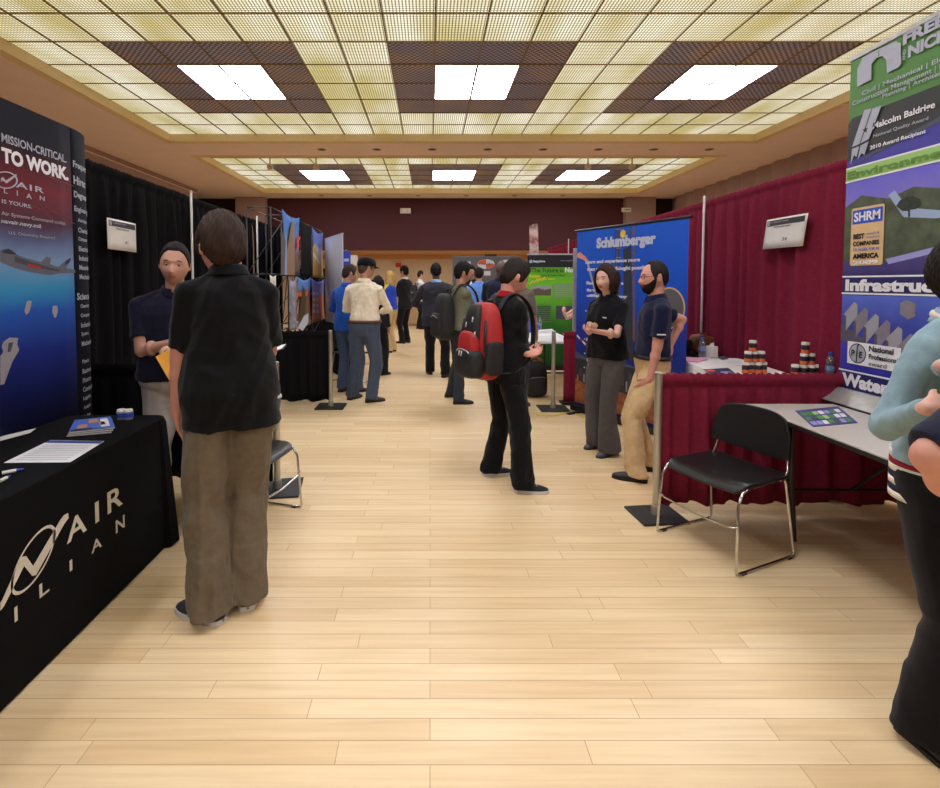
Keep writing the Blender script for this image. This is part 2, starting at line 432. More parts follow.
# walls
MB().mat(tan_wall).bb(-7.4,-7,0,-7.2,15.6,ZS).mat(tan_soffit).bb(-7.2,-7,ZS-.14,-7.17,15.6,ZS-.12).obj('wall_left', kind='structure')
MB().mat(dark_brown).bb(-8.4,15.5,0,-8.3,17.3,ZS).bb(-8.4,15.5,0,-7.4,15.6,ZS).obj('wall_left_recess', kind='structure')
wr = MB().mat(tan_wall).bb(8.32,-7,0,8.45,17.3,ZS)
n = 300
pts_ = []
for i in range(n+1):
    y = -1+18.1*i/n; ph = (i % 10)/10.0
    pts_.append((8.2+.10*(1-abs(math.sin(PI*(i/10.0)))), y))
wr.grid(lambda u, v: (pts_[int(round(u*n))][0], pts_[int(round(u*n))][1], v*ZS), n, 1)
wr.obj('wall_right', True, kind='structure') if False else wr.obj('wall_right', None, True, kind='structure')
MB().mat(tan_wall).bb(-8.4,-7.1,0,8.4,-7,ZS).obj('wall_rear', kind='structure')
bk = MB().mat(dark_brown).bb(-8.4,17.3,0,-5.55,17.4,ZS).bb(6.62,17.3,0,8.45,17.4,ZS)
bk.mat(dark_wall).bb(-5.62,17.2,2.62,6.62,17.4,ZS)
bk.mat(tan_wall).bb(-6.55,16.95,0,-5.55,17.35,ZS).bb(6.6,16.95,0,7.6,17.35,ZS)
bk.obj('wall_back', kind='structure')
MB().mat(alc_wall).bb(-5.7,20,0,6.7,20.1,2.9).bb(-5.75,17.3,0,-5.65,20.1,2.9).bb(6.65,17.3,0,6.75,20.1,2.9).obj('wall_alcove', kind='structure')
MB().mat(honey).bb(-5.7,17.22,2.62,6.7,20.1,2.72).bb(-5.7,19.93,2.44,6.7,20.0,2.62).obj('trim_2', kind='structure')
MB().mat(honey).bb(-5.7,19.96,0,6.7,20.0,.28).obj('baseboard_back', kind='structure')
ld = bpy.data.lights.new('alcove_fill', 'AREA'); ld.shape = 'RECTANGLE'; ld.size = 10; ld.size_y = .5; ld.energy = ALCOVE_W; ld.color = (1,.86,.68)  # warm area light added inside the alcove to brighten it, no fixture modelled
lo = bpy.data.objects.new('alcove_fill', ld); COL.objects.link(lo); lo.location = (.5,18.6,2.6)
wht = mat('white_plastic', (225,222,212), .4, var=.02); redm = flat('sign_red', (190,20,20))
p = P(405.5, 211, 17.2)
t = thing('emergency_light', 'small white box light fixed high on the dark maroon back wall', 'emergency light', (p.x,17.2,p.z))
MB().mat(wht).box((0,-.05,0),(.36,.1,.17)).obj('housing', t, mods=[('bevel',.015)])
MB().mat(wht).ell((-.1,-.1,0),(.05,.03,.05)).ell((.1,-.1,0),(.05,.03,.05)).obj('lamp_head', t, True)
p = P(626, 210, 16.93)
t = MB().mat(wht).box((p.x,16.9,p.z),(.3,.06,.14)).mat(blk).box((p.x,16.868,p.z),(.2,.005,.02)).obj('wall_speaker', mods=[('bevel',.01)])
tag(t, 'small pale box on the tan pilaster right of the maroon back wall', 'wall box')
# ================================================================ PIPE AND DRAPE
maroon_cloth = mat('maroon_cloth', (124,34,56), .9, var=.10, scale=40, bump=.15, bscale=350)
black_cloth = mat('black_cloth', (16,15,18), .9, var=.15, scale=40, bump=.15, bscale=350)
alu = mat('brushed_aluminium', (190,186,176), .35, metal=.85, var=.05)
black_steel = mat('black_base_plate', (38,38,40), .5, var=.25, scale=30)
pipe_white = mat('pipe_white', (205,200,195), .4, var=.03)

def drape(name, label, cat_, p0, p1, z0, z1, m, amp=.028, wl=.17, seed=0, group=None, res=.014, ruff=True, sag=.0, wob=.012):
    """pleated hanging cloth from p0 to p1 (x,y), gathered on a rod at the top"""
    a = Vector((p0[0], p0[1], 0)); b = Vector((p1[0], p1[1], 0)); d = b-a; Ln = d.length; d.normalize(); nn = Vector((d.y, -d.x, 0))
    if nn.dot(Vector((.3,-2,0)) - (a+b)/2 if abs(d.x) > .7 else Vector((.3-(a.x+b.x)/2,0,0))) < 0: nn = -nn
    rnd = random.Random(seed); ph = [rnd.uniform(0, 6.28) for _ in range(8)]
    nu = max(8, int(Ln/res)); H = z1-z0
    vs_ = [1.0, .996, .99, .982, .974, .966, .955, .94, .925, .90, .82, .7, .55, .4, .25, .1, .03, 0] if H > 1.2 else [1.0, .99, .975, .96, .945, .93, .915, .905, .89, .87, .82, .7, .5, .3, .12, 0]
    mb = MB().mat(m); mid = Vector(((p0[0]+p1[0])/2, (p0[1]+p1[1])/2, 0))
    def fn(u, v):
        k = int(round(v*(len(vs_)-1))); t = vs_[k]; s_ = u*Ln
        warp = s_ + .06*math.sin(s_*2.3+ph[0]) + .035*math.sin(s_*5.1+ph[1])
        q = (1-t); big = min(1, max(0, (q*H-.03)/.35))
        f = amp*(.12+.88*big)*(math.sin(2*PI*warp/wl+ph[2] + .5*math.sin(q*2.2+ph[3])) + .55*math.sin(2*PI*warp/(wl*.47)+ph[4]) * (1-.5*big) + .8*math.sin(2*PI*warp/(wl*3.1)+ph[6])*big)
        top = 1-min(1, q*H/.09)
        f += top*.009*math.sin(2*PI*s_/.028+3*math.sin(s_*9+ph[5]))
        if abs(q*H-.075) < .02: f *= .55
        if q*H < .075: f += .012*math.sin(PI*q*H/.075)
        else: f -= .010*math.exp(-((q*H-.085)/.02)**2)
        z = z0+H*t + (top*.006*math.sin(2*PI*s_/.05+ph[6]) if k < 2 else 0) + (wob*math.sin(warp*2*PI/wl*.5+ph[7]) if k >= len(vs_)-2 else 0)
        p_ = a + d*s_ + nn*f - mid; return (p_.x, p_.y, z)
    mb.grid(fn, nu, len(vs_)-1)
    o = mb.obj(name, None, True, mods=[('solid', .004)], label=label, cat=cat_, group=group)
    o.location = mid; return o
def stanchion(x, y, h, label, group, plate=(.34,.3), rz=0.0):
    t = thing('stanchion', label, 'stanchion', (x,y,0), rz, group)
    MB().mat(black_steel).bb(-plate[0]/2,-plate[1]/2,0,plate[0]/2,plate[1]/2,.016).obj('base_plate', t, mods=[('bevel',.004)])
    MB().mat(alu).cone((0,0,.016),(0,0,h),.024,.024,20).cone((0,0,h),(0,0,h+.004),.024,.018,20).obj('pole', t, 'auto')
    MB().mat(alu).cone((0,0,.016),(0,0,.075),.034,.032,20).obj('collar', t, 'auto')
    return t
def upright(x, y, h, label, group):
    t = thing('drape_upright', label, 'drape pole', (x,y,0), 0, group)
    MB().mat(black_steel).bb(-.15,-.15,0,.15,.15,.012).obj('base_plate', t)
    MB().mat(pipe_white).cone((0,0,.012),(0,0,h),.012,.012,14).ell((0,0,h),(.014,.014,.014),12,8).obj('pole', t, True)
    return t
XL, XR, HD = -2.62, 3.17, 2.44
gL, gR = 'tall black booth drapes on the left', 'tall maroon booth drapes on the right'
yl = [0.45, 2.1, 5.37, 7.4, 8.75]; names = ['hidden behind the navy display','with a white booth card on it','between the two white poles','at the far end behind the photo frame']
for i in range(4):
    drape('booth_drape', 'tall black pleated drape on the left %s' % names[i], 'drape', (XL+.012*(i%2), yl[i+1]+.004), (XL+.012*(i%2), yl[i]-.004), .04, HD, black_cloth, seed=i+1, group=gL, res=.016)
for i, y in enumerate(yl[2:4]):
    upright(XL+.075, y, HD+.03, ['thin white drape pole on the left black drape, the nearer one','thin white drape pole on the left black drape, the farther one'][i], 'white drape poles')
yr = [1.2, 3.25, 5.68, 8.8, 11.2, 13.5]
nr_ = ['behind the green and purple banner','with the white booth card','behind the wide blue banner','just beyond the blue banner','farthest one, above the green poster']
for i in range(5):
    drape('booth_drape', 'tall maroon pleated drape on the right %s' % nr_[i], 'drape', (XR-.012*(i%2), yr[i]-.004), (XR-.012*(i%2), yr[i+1]+.004), .04, HD, maroon_cloth, seed=20+i, group=gR, res=.016 if i < 3 else .03, wl=.21, amp=.03)
for i, y in enumerate(yr[2:5]):
    upright(XR-.08, y, HD+.03, ['thin white drape pole standing on the maroon drape right of the blue banner','thin white drape pole on the maroon drape hidden behind the blue banner','farthest thin white drape pole on the maroon drape'][i], 'white drape poles')
drape('end_drape', 'black drape closing the far end of the photo panel booth', 'drape', (XL+.06, 9.72), (-1.98, 9.72), .04, 1.78, black_cloth, seed=61, res=.02)
rod = MB().mat(alu)
rod.cone((XL-.045,.45,HD-.035),(XL-.045,8.75,HD-.035),.012,.012,10); tag(rod.obj('drape_rod', None, 'auto'), 'long horizontal rod carrying the tall black drapes', 'drape rod')
rod = MB().mat(alu)
rod.cone((XR+.045,1.2,HD-.035),(XR+.045,13.5,HD-.035),.012,.012,10); tag(rod.obj('drape_rod', None, 'auto'), 'long horizontal rod carrying the tall maroon drapes', 'drape rod')

# low dividers and their stanchions
HS = .93
def divider(p0, p1, m, label, seed, z0=.07, grp=None, **k):
    d = drape('divider_drape', label, 'drape', p0, p1, z0, HS-.01, m, amp=.018, wl=.15, seed=seed, group=grp, res=.012, **k)
    r = MB().mat(alu).cone((p0[0],p0[1]+.04,HS-.04),(p1[0],p1[1]+.04,HS-.04),.009,.009,8)
    tag(r.obj('divider_rod', None, 'auto'), 'thin rod in the '+label.replace('waist-high ','low '), 'drape rod')
gs = 'waist-high aluminium posts of the booth dividers'
g = G(276, 491); DLA = g.y
stanchion(g.x, g.y+.03, HS, 'aluminium post with black foot plate behind the near left chair', gs, (.34,.34), .15)
divider((XL+.12, DLA+.05), (g.x-.03, DLA+.05), black_cloth, 'waist-high black divider drape behind the dark-shirted men', 41, grp='low black divider drapes')
g = G(331, 407); DLB = g.y
stanchion(g.x, g.y, HS, 'aluminium post with black foot plate beside the man in blue jeans', gs)
divider((XL+.12, DLB+.03), (g.x-.03, DLB+.03), black_cloth, 'waist-high black divider drape left of the man in blue jeans', 42, grp='low black divider drapes')
g = G(656, 516); DRA = g.y; SRX = g.x
t = stanchion(g.x, g.y, HS, 'aluminium post with black foot plate beside the man in khaki trousers', gs, (.30,.26), .1)
divider((g.x+.03, DRA+.03), (XR-.13, DRA+.03), maroon_cloth, 'waist-high maroon divider drape behind the empty chair on the right', 43, grp='low maroon divider drapes')
g = G(553, 409); DRB = g.y
stanchion(g.x, g.y, HS, 'aluminium post with black foot plate left of the blue banner', gs)
divider((g.x+.13, DRB+.05), (XR-.13, DRB+.05), maroon_cloth, 'waist-high maroon divider drape at the left edge of the blue banner', 44, grp='low maroon divider drapes')
# yellow cable at the foot of the far right post
yc = mat('yellow_cable', (225,205,40), .5)
cab = MB().mat(yc).tube([G(px, py)+Vector((0,0,.007)) for px, py in ((536,415.5),(552,416.5),(568,413.5),(572,412),(576,414.5),(584,418))], .007, 8)
tag(cab.obj('power_cable', None, True), 'yellow cable lying on the floor at the foot of the blue banner', 'cable')

# ================================================================ PRINTED BANNERS
ink_white = flat('ink_white', (225,225,228)); ink_grey = flat('ink_grey', (150,150,158)); ink_black = flat('ink_black', (16,16,20))
ink_navy = flat('ink_navy', (26,30,92)); ink_red = flat('ink_red', (170,35,35)); ink_silver = flat('ink_silver', (165,168,180))
ink_brown = flat('ink_brown', (120,84,52)); ink_dkgreen = flat('ink_dark_green', (40,58,40)); ink_yellow = flat('ink_yellow', (235,200,50))
ink_orange = flat('ink_orange', (225,95,40)); ink_lilac = flat('ink_lilac', (150,150,205)); ink_ltgreen = flat('ink_light_green', (150,195,110))
ink_blue = flat('ink_blue', (40,80,190)); ink_beige = flat('ink_beige', (214,180,130)); ink_slate = flat('ink_slate', (70,74,90)); ink_green = flat('ink_green', (70,140,60))
ink_pale = flat('ink_pale_blue', (150,170,200)); ink_dk = flat('ink_charcoal', (48,48,54)); ink_brick = flat('ink_brick', (176,98,78))
alu_b = mat('banner_aluminium', (185,185,185), .35, metal=.6); blk_rail = mat('black_rail', (20,20,22), .4)

# --- curved pop-up on the left
BX = -2.1; UY = 2.955; RA = .4
def curve_pt(u, v, off):
    if u <= UY: return Vector((BX+off, u, v))
    th = (u-UY)/RA; return Vector((BX-RA+(RA+off)*math.cos(th), UY+(RA+off)*math.sin(th), v))
t = thing('popup_display', 'tall curved dark navy pop-up display with a jet and ships over blue sea, left edge', 'display')
nav_bg = ramp_mat('navy_sea_print', [(0,(10,12,34)),(.1,(20,24,70)),(.26,(30,44,124)),(.38,(36,82,164)),(.45,(48,130,172)),(.535,(108,134,166)),(.60,(78,84,118)),(.65,(68,38,52)),(.76,(104,26,36)),(.84,(66,18,30)),(.89,(22,18,32)),(1,(16,16,27))], .7, 2.42, noise=.07, rough=.7)
nav_dark = mat('navy_end_panel', (18,19,28), .85, var=.1)
mb = MB().mat(nav_bg)
ZT = P(88, 133, 3.07).z
mb.grid(lambda u, v: curve_pt(.9+u*(UY-.9), .02+v*(ZT-.02), 0), 20, 2)
mb.mat(nav_dark).grid(lambda u, v: curve_pt(UY+u*RA*1.45, .02+v*(ZT-.02), 0), 14, 2)
mb.obj('printed_fabric', t, True, mods=[('solid', .03, -1)])
pn = Panel((BX,0,0), (0,1,0), (1,0,0), fn=curve_pt)
pn.uv = lambda px, py: ((lambda q: (q.y, q.z))(PX(px, py, BX)))
art = MB()
jet = [(0,250),(6,249),(12,252),(20,256),(40,262),(44,259),(46,256.5),(51,258),(50,264),(58,267),(66,260),(71,257.5),(70,262),(66,268),(75,270),(75,273),(62,273),(50,275),(30,272),(15,268),(0,262)]
pn.poly(art, jet, flat('jet_grey', (92,94,104)), 1, True)
pn.poly(art, [(2,250),(8,248.5),(14,252),(16,254.5),(8,254),(2,252.5)], flat('canopy_dark', (34,36,44)), 2, True)
pn.poly(art, [(14,256),(38,264),(60,270),(58,271.5),(36,268),(14,262)], flat('jet_shade', (62,62,72)), 2, True)
pn.poly(art, [(27,263.5),(40,266.5),(40,269),(27,266)], ink_red, 3, True)
pn.poly(art, [(66,260.5),(70.5,258),(68,263),(64,265)], ink_navy, 3, True)
ship = flat('ship_grey', (150,146,150))
pn.poly(art, [(26.5,302),(28,300.5),(31.5,301),(31,305),(29,312),(26,315),(24,311)], ship, 1, True)
pn.poly(art, [(52.5,306),(57,305.5),(57.8,311),(56,317),(54.3,318),(52,312)], ship, 1, True)
pn.poly(art, [(3,342),(9,337.5),(18,338),(17,344),(19,350),(12,362),(4,384),(0,385),(0,356),(3,352),(1.5,347)], ship, 1, True)
pn.poly(art, [(8,343),(13,342),(10,352),(7,352)], ink_slate, 2, True)
# fine circuit lines glowing in the red print
lnm = flat('ink_ember', (120,38,36))
for (a, b_) in (((46,206),(75,224)),((57,160),(58,222)),((40,168),(52,170)),((10,200),(60,214)),((5,214),(64,222)),((22,165),(24,205)),((30,190),(60,230)),((48,176),(74,186))):
    pn.poly(art, [a, b_, (b_[0]+.1,b_[1]+.7), (a[0]+.1,a[1]+.7)], lnm, 1, True)
art.obj('picture', t)
lt = MB()
pn.textpx(lt, 'MISSION-CRITICAL.', .5, 132.5, 141.5, 65, ink_silver, bold=.02)
pn.textpx(lt, 'TO WORK.', .5, 146.5, 162, 67, ink_white, bold=.05)
pn.textpx(lt, 'AIR', 15, 181, 187, 43, ink_silver, bold=.02, spacing=1.2)
for ch, x0, x1, yt, yb in (('L',3,7,188,193),('I',16,17,190.5,195.5),('A',25.5,31,193,198),('N',39,44,195.5,200)): pn.textpx(lt, ch, x0, yt, yb, x1, ink_silver)
pn.textpx(lt, 'IS YOURS.', 1, 199, 203, 31, ink_silver)
pn.textpx(lt, 'Air Systems Command today.', .5, 211, 216, 65, ink_grey)
pn.textpx(lt, 'navair.navy.mil', .5, 218.5, 224, 40, ink_silver, bold=.03)
pn.textpx(lt, 'U.S. Citizenship Required', 8, 231, 235, 54, ink_grey)
u, v = pn.uv(5, 179)
pn.disc(lt, u, v-.005, .075, .042, ink_silver, 3, rot=.25, hole=.86)
pn.poly(lt, [(0,178),(2,177),(5,180.5),(15,174),(16,175.5),(5.5,183.5),(2,180.5),(0,182)], ink_silver, 4, True)
words = ['Frequent','Hires:','Degrees','Engineering','Aerospace','Chemical','Computer','Electrical','Industrial','Materials','Mechanical','','Science','Chemistry','Computer','Industrial','Systems','Mathematics','','Physics','Business','Finance','Contracts','Logistics','Analysis','Budget','','Locations','Maryland','Florida','California','New Jersey','Japan']
yy = P(80, 161, 2.99).z
for i, wd in enumerate(words):
    hgt = .05 if i < 3 else (.042 if wd in ('Engineering','Science','Locations') else .03)
    if wd: pn.text(lt, wd, UY+.015+(.0 if hgt > .04 else .03), yy-hgt, UY+.3, yy, ink_silver, keep=True, bold=.03)
    yy -= hgt+(.038 if i < 3 else .026)
lt.obj('lettering', t)

# --- green and purple roll-up on the right table
RB = 2.66; Zt = PX(851, 62, RB).z; yA = PX(851, 62, RB).y; yB = yA-.86; Zb = .745+.07
t = thing('rollup_banner', 'tall green and purple engineering firm roll-up banner standing on the grey table, right edge', 'banner', (0,0,0))
fr_bg = mat('banner_green', (72,124,52), .45, var=.06, scale=3)
MB().mat(fr_bg).bb(RB,yB,Zb,RB+.004,yA,Zt).obj('printed_sheet', t)
MB().mat(alu_b).bb(RB-.008,yB-.005,Zt-.004,RB+.016,yA+.005,Zt+.03).obj('top_rail', t, mods=[('bevel',.006)])
bs = MB().mat(alu_b); bs.prism([(RB-.14,yB-.02,.757),(RB+.10,yB-.02,.757),(RB+.04,yB-.02,.83),(RB-.03,yB-.02,.83)], (0,yA-yB+.04,0)); bs.mat(blk_rail).bb(RB-.15,yB-.03,.746,RB+.11,yA+.03,.757)
bs.obj('base', t, mods=[('bevel',.006)])
MB().mat(alu).cone((RB+.03,(yA+yB)/2,.8),(RB+.03,(yA+yB)/2,Zt),.01,.01,10).obj('support_pole', t, 'auto')
pn = Panel((RB,yA,0), (0,-1,0), (-1,0,0))
U = yA-yB; art = MB(); lt = MB()
def zpx(py): return pn.uv(850, py)[1]
z1, z2, z3, z4, z5, z6 = [zpx(v) for v in (169, 182, 277, 293, 371, 384)]
zA = pn.uv(851, 119)[1]
print('banner bands', z1, z2, z3, z4, z5, z6, 'yA', yA, 'Zt', Zt)
pn.rect(art, .0, z1, U, z1+.16, flat('print_indigo', (62,58,150)), 1)
pn.poly(art, [(0,z1+.05),(0,zA-.03),(.03,zA),(.60,zA),(.62,zA-.03),(.62,z1+.16),(.3,z1+.08)], flat('award_black', (44,46,44)), 2)
pn.poly(art, [(0,z1-.0),(.2,z1+.07),(U,z1+.20),(U,z1+.17),(.2,z1+.05)], ink_slate, 3)
pn.rect(art, 0, z2, U, z1, ink_ltgreen, 4); pn.rect(art, 0, z1-.004, U, z1+.006, ink_white, 5); pn.rect(art, 0, z2-.006, U, z2+.004, ink_white, 5)
sky_p = ramp_mat('lilac_sky_print', [(0,(92,80,150)),(.5,(128,118,196)),(1,(108,104,205))], z2-.3, z2, noise=.9, nscale=7)
pn.rect(art, 0, z3, U, z2, sky_p, 2)
hill = mat('printed_hill', (74,84,62), .5, var=.35, scale=16)
pn.poly(art, [(0,z3),(0,z2-.16),(.12,z2-.10),(.3,z2-.15),(.45,z2-.11),(.7,z2-.17),(U,z2-.12),(U,z3)], hill, 2.6)
pn.poly(art, [(.30,z2-.13),(.34,z2-.11),(.42,z2-.22),(.6,z2-.26),(U,z2-.26),(U,z2-.29),(.58,z2-.30),(.40,z2-.27)], ink_pale, 3)
tree = mat('printed_tree', (36,48,36), .5, var=.4, scale=40)
pn.poly(art, [(897,206),(901,200),(907,197),(914,196),(921,199),(923,205),(917,209),(911,210),(911,217),(909,217),(909,211),(903,211)], tree, 4, True)
lake = ramp_mat('violet_lake_print', [(0,(58,52,104)),(.6,(96,88,140)),(1,(120,112,160))], z3, z3+.3, noise=.3, nscale=9)
pn.poly(art, [(0,z3),(U,z3),(U,z2-.42),(.35,z2-.52),(0,z2-.50)], lake, 3)
pn.poly(art, [(.30,z2-.50),(U,z2-.40),(U,z2-.43),(.32,z2-.53)], ink_lilac, 4)
pn.rect(art, 0, z4, U, z3, ink_navy, 4); pn.rect(art, 0, z3-.003, U, z3+.007, ink_white, 5); pn.rect(art, 0, z4-.007, U, z4+.003, ink_white, 5)
dam_bg = ramp_mat('dam_water_print', [(0,(52,50,150)),(.35,(70,66,170)),(.6,(60,70,150)),(1,(90,110,200))], z5, z4, noise=.25, nscale=6)
pn.rect(art, 0, z5, U, z4, dam_bg, 1)
conc = mat('printed_concrete', (126,120,130), .5, var=.1, scale=20); concd = mat('printed_concrete_dark', (82,78,92), .5, var=.1)
pn.poly(art, [(0,z4-.30),(0,z4-.20),(.35,z4-.36),(.62,z4-.48),(U,z4-.60),(U,z4-.70),(.6,z4-.56),(.3,z4-.43)], concd, 2)
for i in range(9):
    u0 = .02+i*.075; vv = z4-.09-i*.032
    pn.poly(art, [(u0,vv-.13),(u0+.02,vv-.15),(u0+.10,vv-.05),(u0+.10,vv+.02),(u0+.075,vv+.035),(u0,vv-.045)], conc if i % 2 else ink_grey, 3)
    pn.poly(art, [(u0,vv-.13),(u0+.02,vv-.15),(u0+.02,vv-.06),(u0,vv-.045)], concd, 4)
pn.poly(art, [(.40,z4-.05),(.44,z4-.03),(.49,z4-.05),(.49,z4-.12),(.45,z4-.14),(.40,z4-.11)], conc, 3)
pn.rect(art, .06, z5+.05, .42, z5+.19, ink_white, 5)
pn.disc(art, .135, z5+.12, .062, .062, ink_black, 6, hole=.9); pn.disc(art, .135, z5+.12, .056, .056, ink_silver, 6)
pn.rect(art, 0, zpx(398), U, z5, ink_navy, 5); pn.rect(art, 0, z5-.003, U, z5+.007, ink_white, 6); pn.rect(art, 0, Zb, U, z6-.03, ink_dk, 7)
# beige award plaque
a0, b0 = pn.uv(853, 209); a1, b1 = pn.uv(886, 206); _, c0 = pn.uv(853, 266)
pn.poly(art, [(a0,c0+.01),(a0+.01,c0),(a1-.01,c0),(a1,c0+.01),(a1,b0-.01),(a1-.01,b0),(a0+.01,b0),(a0,b0-.01)], ink_beige, 6)
pw_ = a1-a0; ph_ = b0-c0
pn.rect(art, a0+.01, b0-.28*ph_, a1-.01, b0-.04*ph_, ink_blue, 7)
T = lambda s_, x0, yt, yb, x1, m=ink_white, bold=.03, k=9: pn.text(lt, s_, a0+x0*pw_, c0+yb*ph_, a0+x1*pw_, c0+yt*ph_, m, k, bold)
T('SHRM', .1, .92, .76, .9); T('BEST', .1, .55, .46, .45, ink_black, .05); T('small &', .52, .56, .52, .9, ink_blue, 0); T('medium', .52, .50, .46, .9, ink_blue, 0)
T('COMPANIES', .1, .42, .34, .9, ink_black, .04); T('TO WORK FOR IN', .1, .30, .25, .9, ink_blue, .02); T('AMERICA', .1, .21, .12, .9, ink_black, .05); T('2009', .12, .09, .02, .88, ink_white, .04)
# firm mark: arch letters
pn.poly(lt, [(858.5,87),(859,69),(864,58),(872,53),(897,41.5),(902.5,43),(903,64),(900,67.5),(888.5,73),(888,60),(884,56),(878,58),(873,64),(873,79.5)], ink_silver, 8, True)
pn.poly(lt, [(880,57),(880.8,56.6),(880.8,50),(880,50)], ink_green, 9, True)
def ptxt(body, x, yt, yb, asp, m=ink_silver, bold=.02, k=8):
    u0, v1 = pn.uv(x, yt); v0 = pn.uv(x, yb)[1]; pn.text(lt, body, u0, v0, min(u0+asp, U-.01), v1, m, k, bold)
ptxt('FREESE', 905, 34, 45.5, .34, bold=.05); ptxt('NICHOLS', 910, 46, 58, .38, bold=.05)
u0, v0 = pn.uv(907, 60); pv = Panel(pn.at(u0, v0, 0), (0,0,1), pn.n, W=(0,1,0)); pv.text(lt, 'AND', 0, 0, .06, .018, ink_silver, 8, .02)
ptxt('Civil | Mechanical | Electrical', 863.5, 91.5, 97, .62, bold=.01)
ptxt('Construction Management | Environmental', 854, 101.5, 107.5, .80, bold=.01)
ptxt('Planning | Architecture', 884, 94.5, 100, .42, bold=.01)
# ribbon and star
rbn = lambda *p: pn.poly(lt, p, ink_silver, 8, True)
rbn((866,110),(873,108.5),(861,144),(853.5,147)); rbn((874,108.5),(883,105.5),(870.5,139),(862,143.5))
rbn((853.5,149),(861,146),(858,157),(855.5,155),(852,165)); rbn((862,145.5),(870,141.5),(866,155),(863,153),(859,160))
us, vs__ = pn.uv(867, 130)
pn.poly(lt, [(us+.022*math.cos(PI/2+PI*i/5)*(1 if i % 2 == 0 else .4), vs__+.024*math.sin(PI/2+PI*i/5)*(1 if i % 2 == 0 else .4)) for i in range(10)], ink_black, 9)
ptxt('Malcolm Baldrige', 874.5, 123, 131, .37, ink_white, .02); ptxt('National Quality Award', 875, 134.5, 138.5, .33, ink_silver, .01); ptxt('2010 Award Recipient', 871.5, 146, 151, .34, ink_white, .02)
pn.text(lt, 'Environmental', .015, z2+.015, .80, z1-.02, flat('ink_olive', (96,140,56)), 8, .04)
pn.text(lt, 'Infrastructure', .03, z4+.012, .84, z3-.014, ink_white, 8, .05)
pn.text(lt, 'Water', .03, z6-.015, .36, z5-.014, ink_white, 8, .05)
pn.text(lt, 'P', .095, z5+.10, .12, z5+.14, ink_black, 9, .03); pn.text(lt, 'E', .152, z5+.095, .175, z5+.135, ink_black, 9, .03)
pn.poly(lt, [(.13,z5+.065),(.138,z5+.07),(.142,z5+.165),(.155,z5+.175),(.15,z5+.18),(.134,z5+.17)], ink_black, 9)
pn.text(lt, 'National', .22, z5+.145, .38, z5+.18, ink_black, 9, .03); pn.text(lt, 'Professional', .22, z5+.10, .41, z5+.13, ink_black, 9, .03); pn.text(lt, 'award', .22, z5+.06, .34, z5+.085, ink_black, 9, .01)
art.obj('printed_pictures', t); lt.obj('lettering', t)

# --- blue banner behind the pair
O = G(575, 410); topz = P(576, 231, O.y).z; Rt = A(689, 217, topz); Rt.z = 0
Udir = (Rt-O).normalized(); WB = (Rt-O).length; nB = Vector((Udir.y, -Udir.x, 0))
if nB.y > 0: nB = -nB
print('blue banner', O, Rt, topz, WB)
t = thing('rollup_banner', 'wide blue oilfield recruiting roll-up banner behind the woman and bearded man', 'banner', (0,0,0))
blue_print = ramp_mat('blue_print', [(0,(34,46,120)),(.3,(38,60,160)),(.6,(36,84,200)),(1,(44,100,216))], .5, topz, noise=.1, nscale=2)
sh = MB().mat(blue_print); th = .004
q0 = O+Vector((0,0,.07)); sh.prism([q0, q0+Udir*WB, q0+Udir*WB+Vector((0,0,topz-.07)), q0+Vector((0,0,topz-.07))], -nB*th)
sh.obj('printed_sheet', t)
tr = MB().mat(blk_rail).cone(O-Udir*.03+Vector((0,0,topz)), O+Udir*(WB+.03)+Vector((0,0,topz)), .014,.014,12); tr.obj('top_rail', t, 'auto')
b2 = MB().mat(blk_rail); ang = math.atan2(Udir.y, Udir.x); mid = O+Udir*WB/2
b2.box((mid.x,mid.y,.04),(WB+.06,.11,.07), ang); b2.box((O+Udir*.12)+nB*.06+Vector((0,0,.01)),(.05,.34,.02), ang); b2.box((O+Udir*(WB-.12))+nB*.06+Vector((0,0,.01)),(.05,.34,.02), ang)
b2.obj('base', t, mods=[('bevel',.01)])
MB().mat(alu).cone(mid-nB*.03+Vector((0,0,.05)), mid-nB*.03+Vector((0,0,topz)), .012,.012,10).obj('support_pole', t, 'auto')
pn = Panel(O, Udir, nB); art = MB(); lt = MB()
# derrick
steel = flat('ink_steel', (70,66,70))
uL, vT = pn.uv(616, 228); uR = pn.uv(634, 228)[0]
for uu in (uL, uL+(uR-uL)*.18, uR-(uR-uL)*.2, uR): pn.poly(art, [(uu-.008,topz-.02),(uu+.008,topz-.02),(uu+.014+(uu-uL)*.1,.9),(uu-.014+(uu-uL)*.1,.9)], steel if uu != uR else ink_brown, 1)
for i in range(12):
    v0 = topz-.03-i*.1
    pn.poly(art, [(uL,v0),(uL+.06,v0-.1),(uL+.07,v0-.1),(uL+.01,v0)], steel, 1); pn.poly(art, [(uR-.06,v0),(uR,v0-.1),(uR+.01,v0-.1),(uR-.05,v0)], ink_brown, 1)
    pn.rect(art, uL-.01, v0-.01, uL+.07, v0, ink_grey, 1)
pn.poly(art, [(uR-.13,topz-.25),(uR-.03,topz-.22),(uR+.02,.7),(uR-.10,.7)], flat('ink_dark_tower', (44,50,64)), 2)
pn.disc(art, (uL+uR)/2-.02, topz-.09, .035, .045, ink_yellow, 3)
# crane arm at the left edge
pn.poly(art, [(577,254),(580,252),(586,257),(590,263),(588,264),(584,260),(577,257)], flat('ink_salmon', (226,150,140)), 2, True)
pn.poly(art, [(586,260),(588,260),(598,298),(596.5,299)], ink_silver, 2, True)
# coiled pipe to the right
u, v = pn.uv(669, 308); pn.disc(art, u, v, .17, .2, ink_beige, 1); pn.disc(art, u, v, .155, .185, flat('ink_pipe', (92,92,98)), 2)
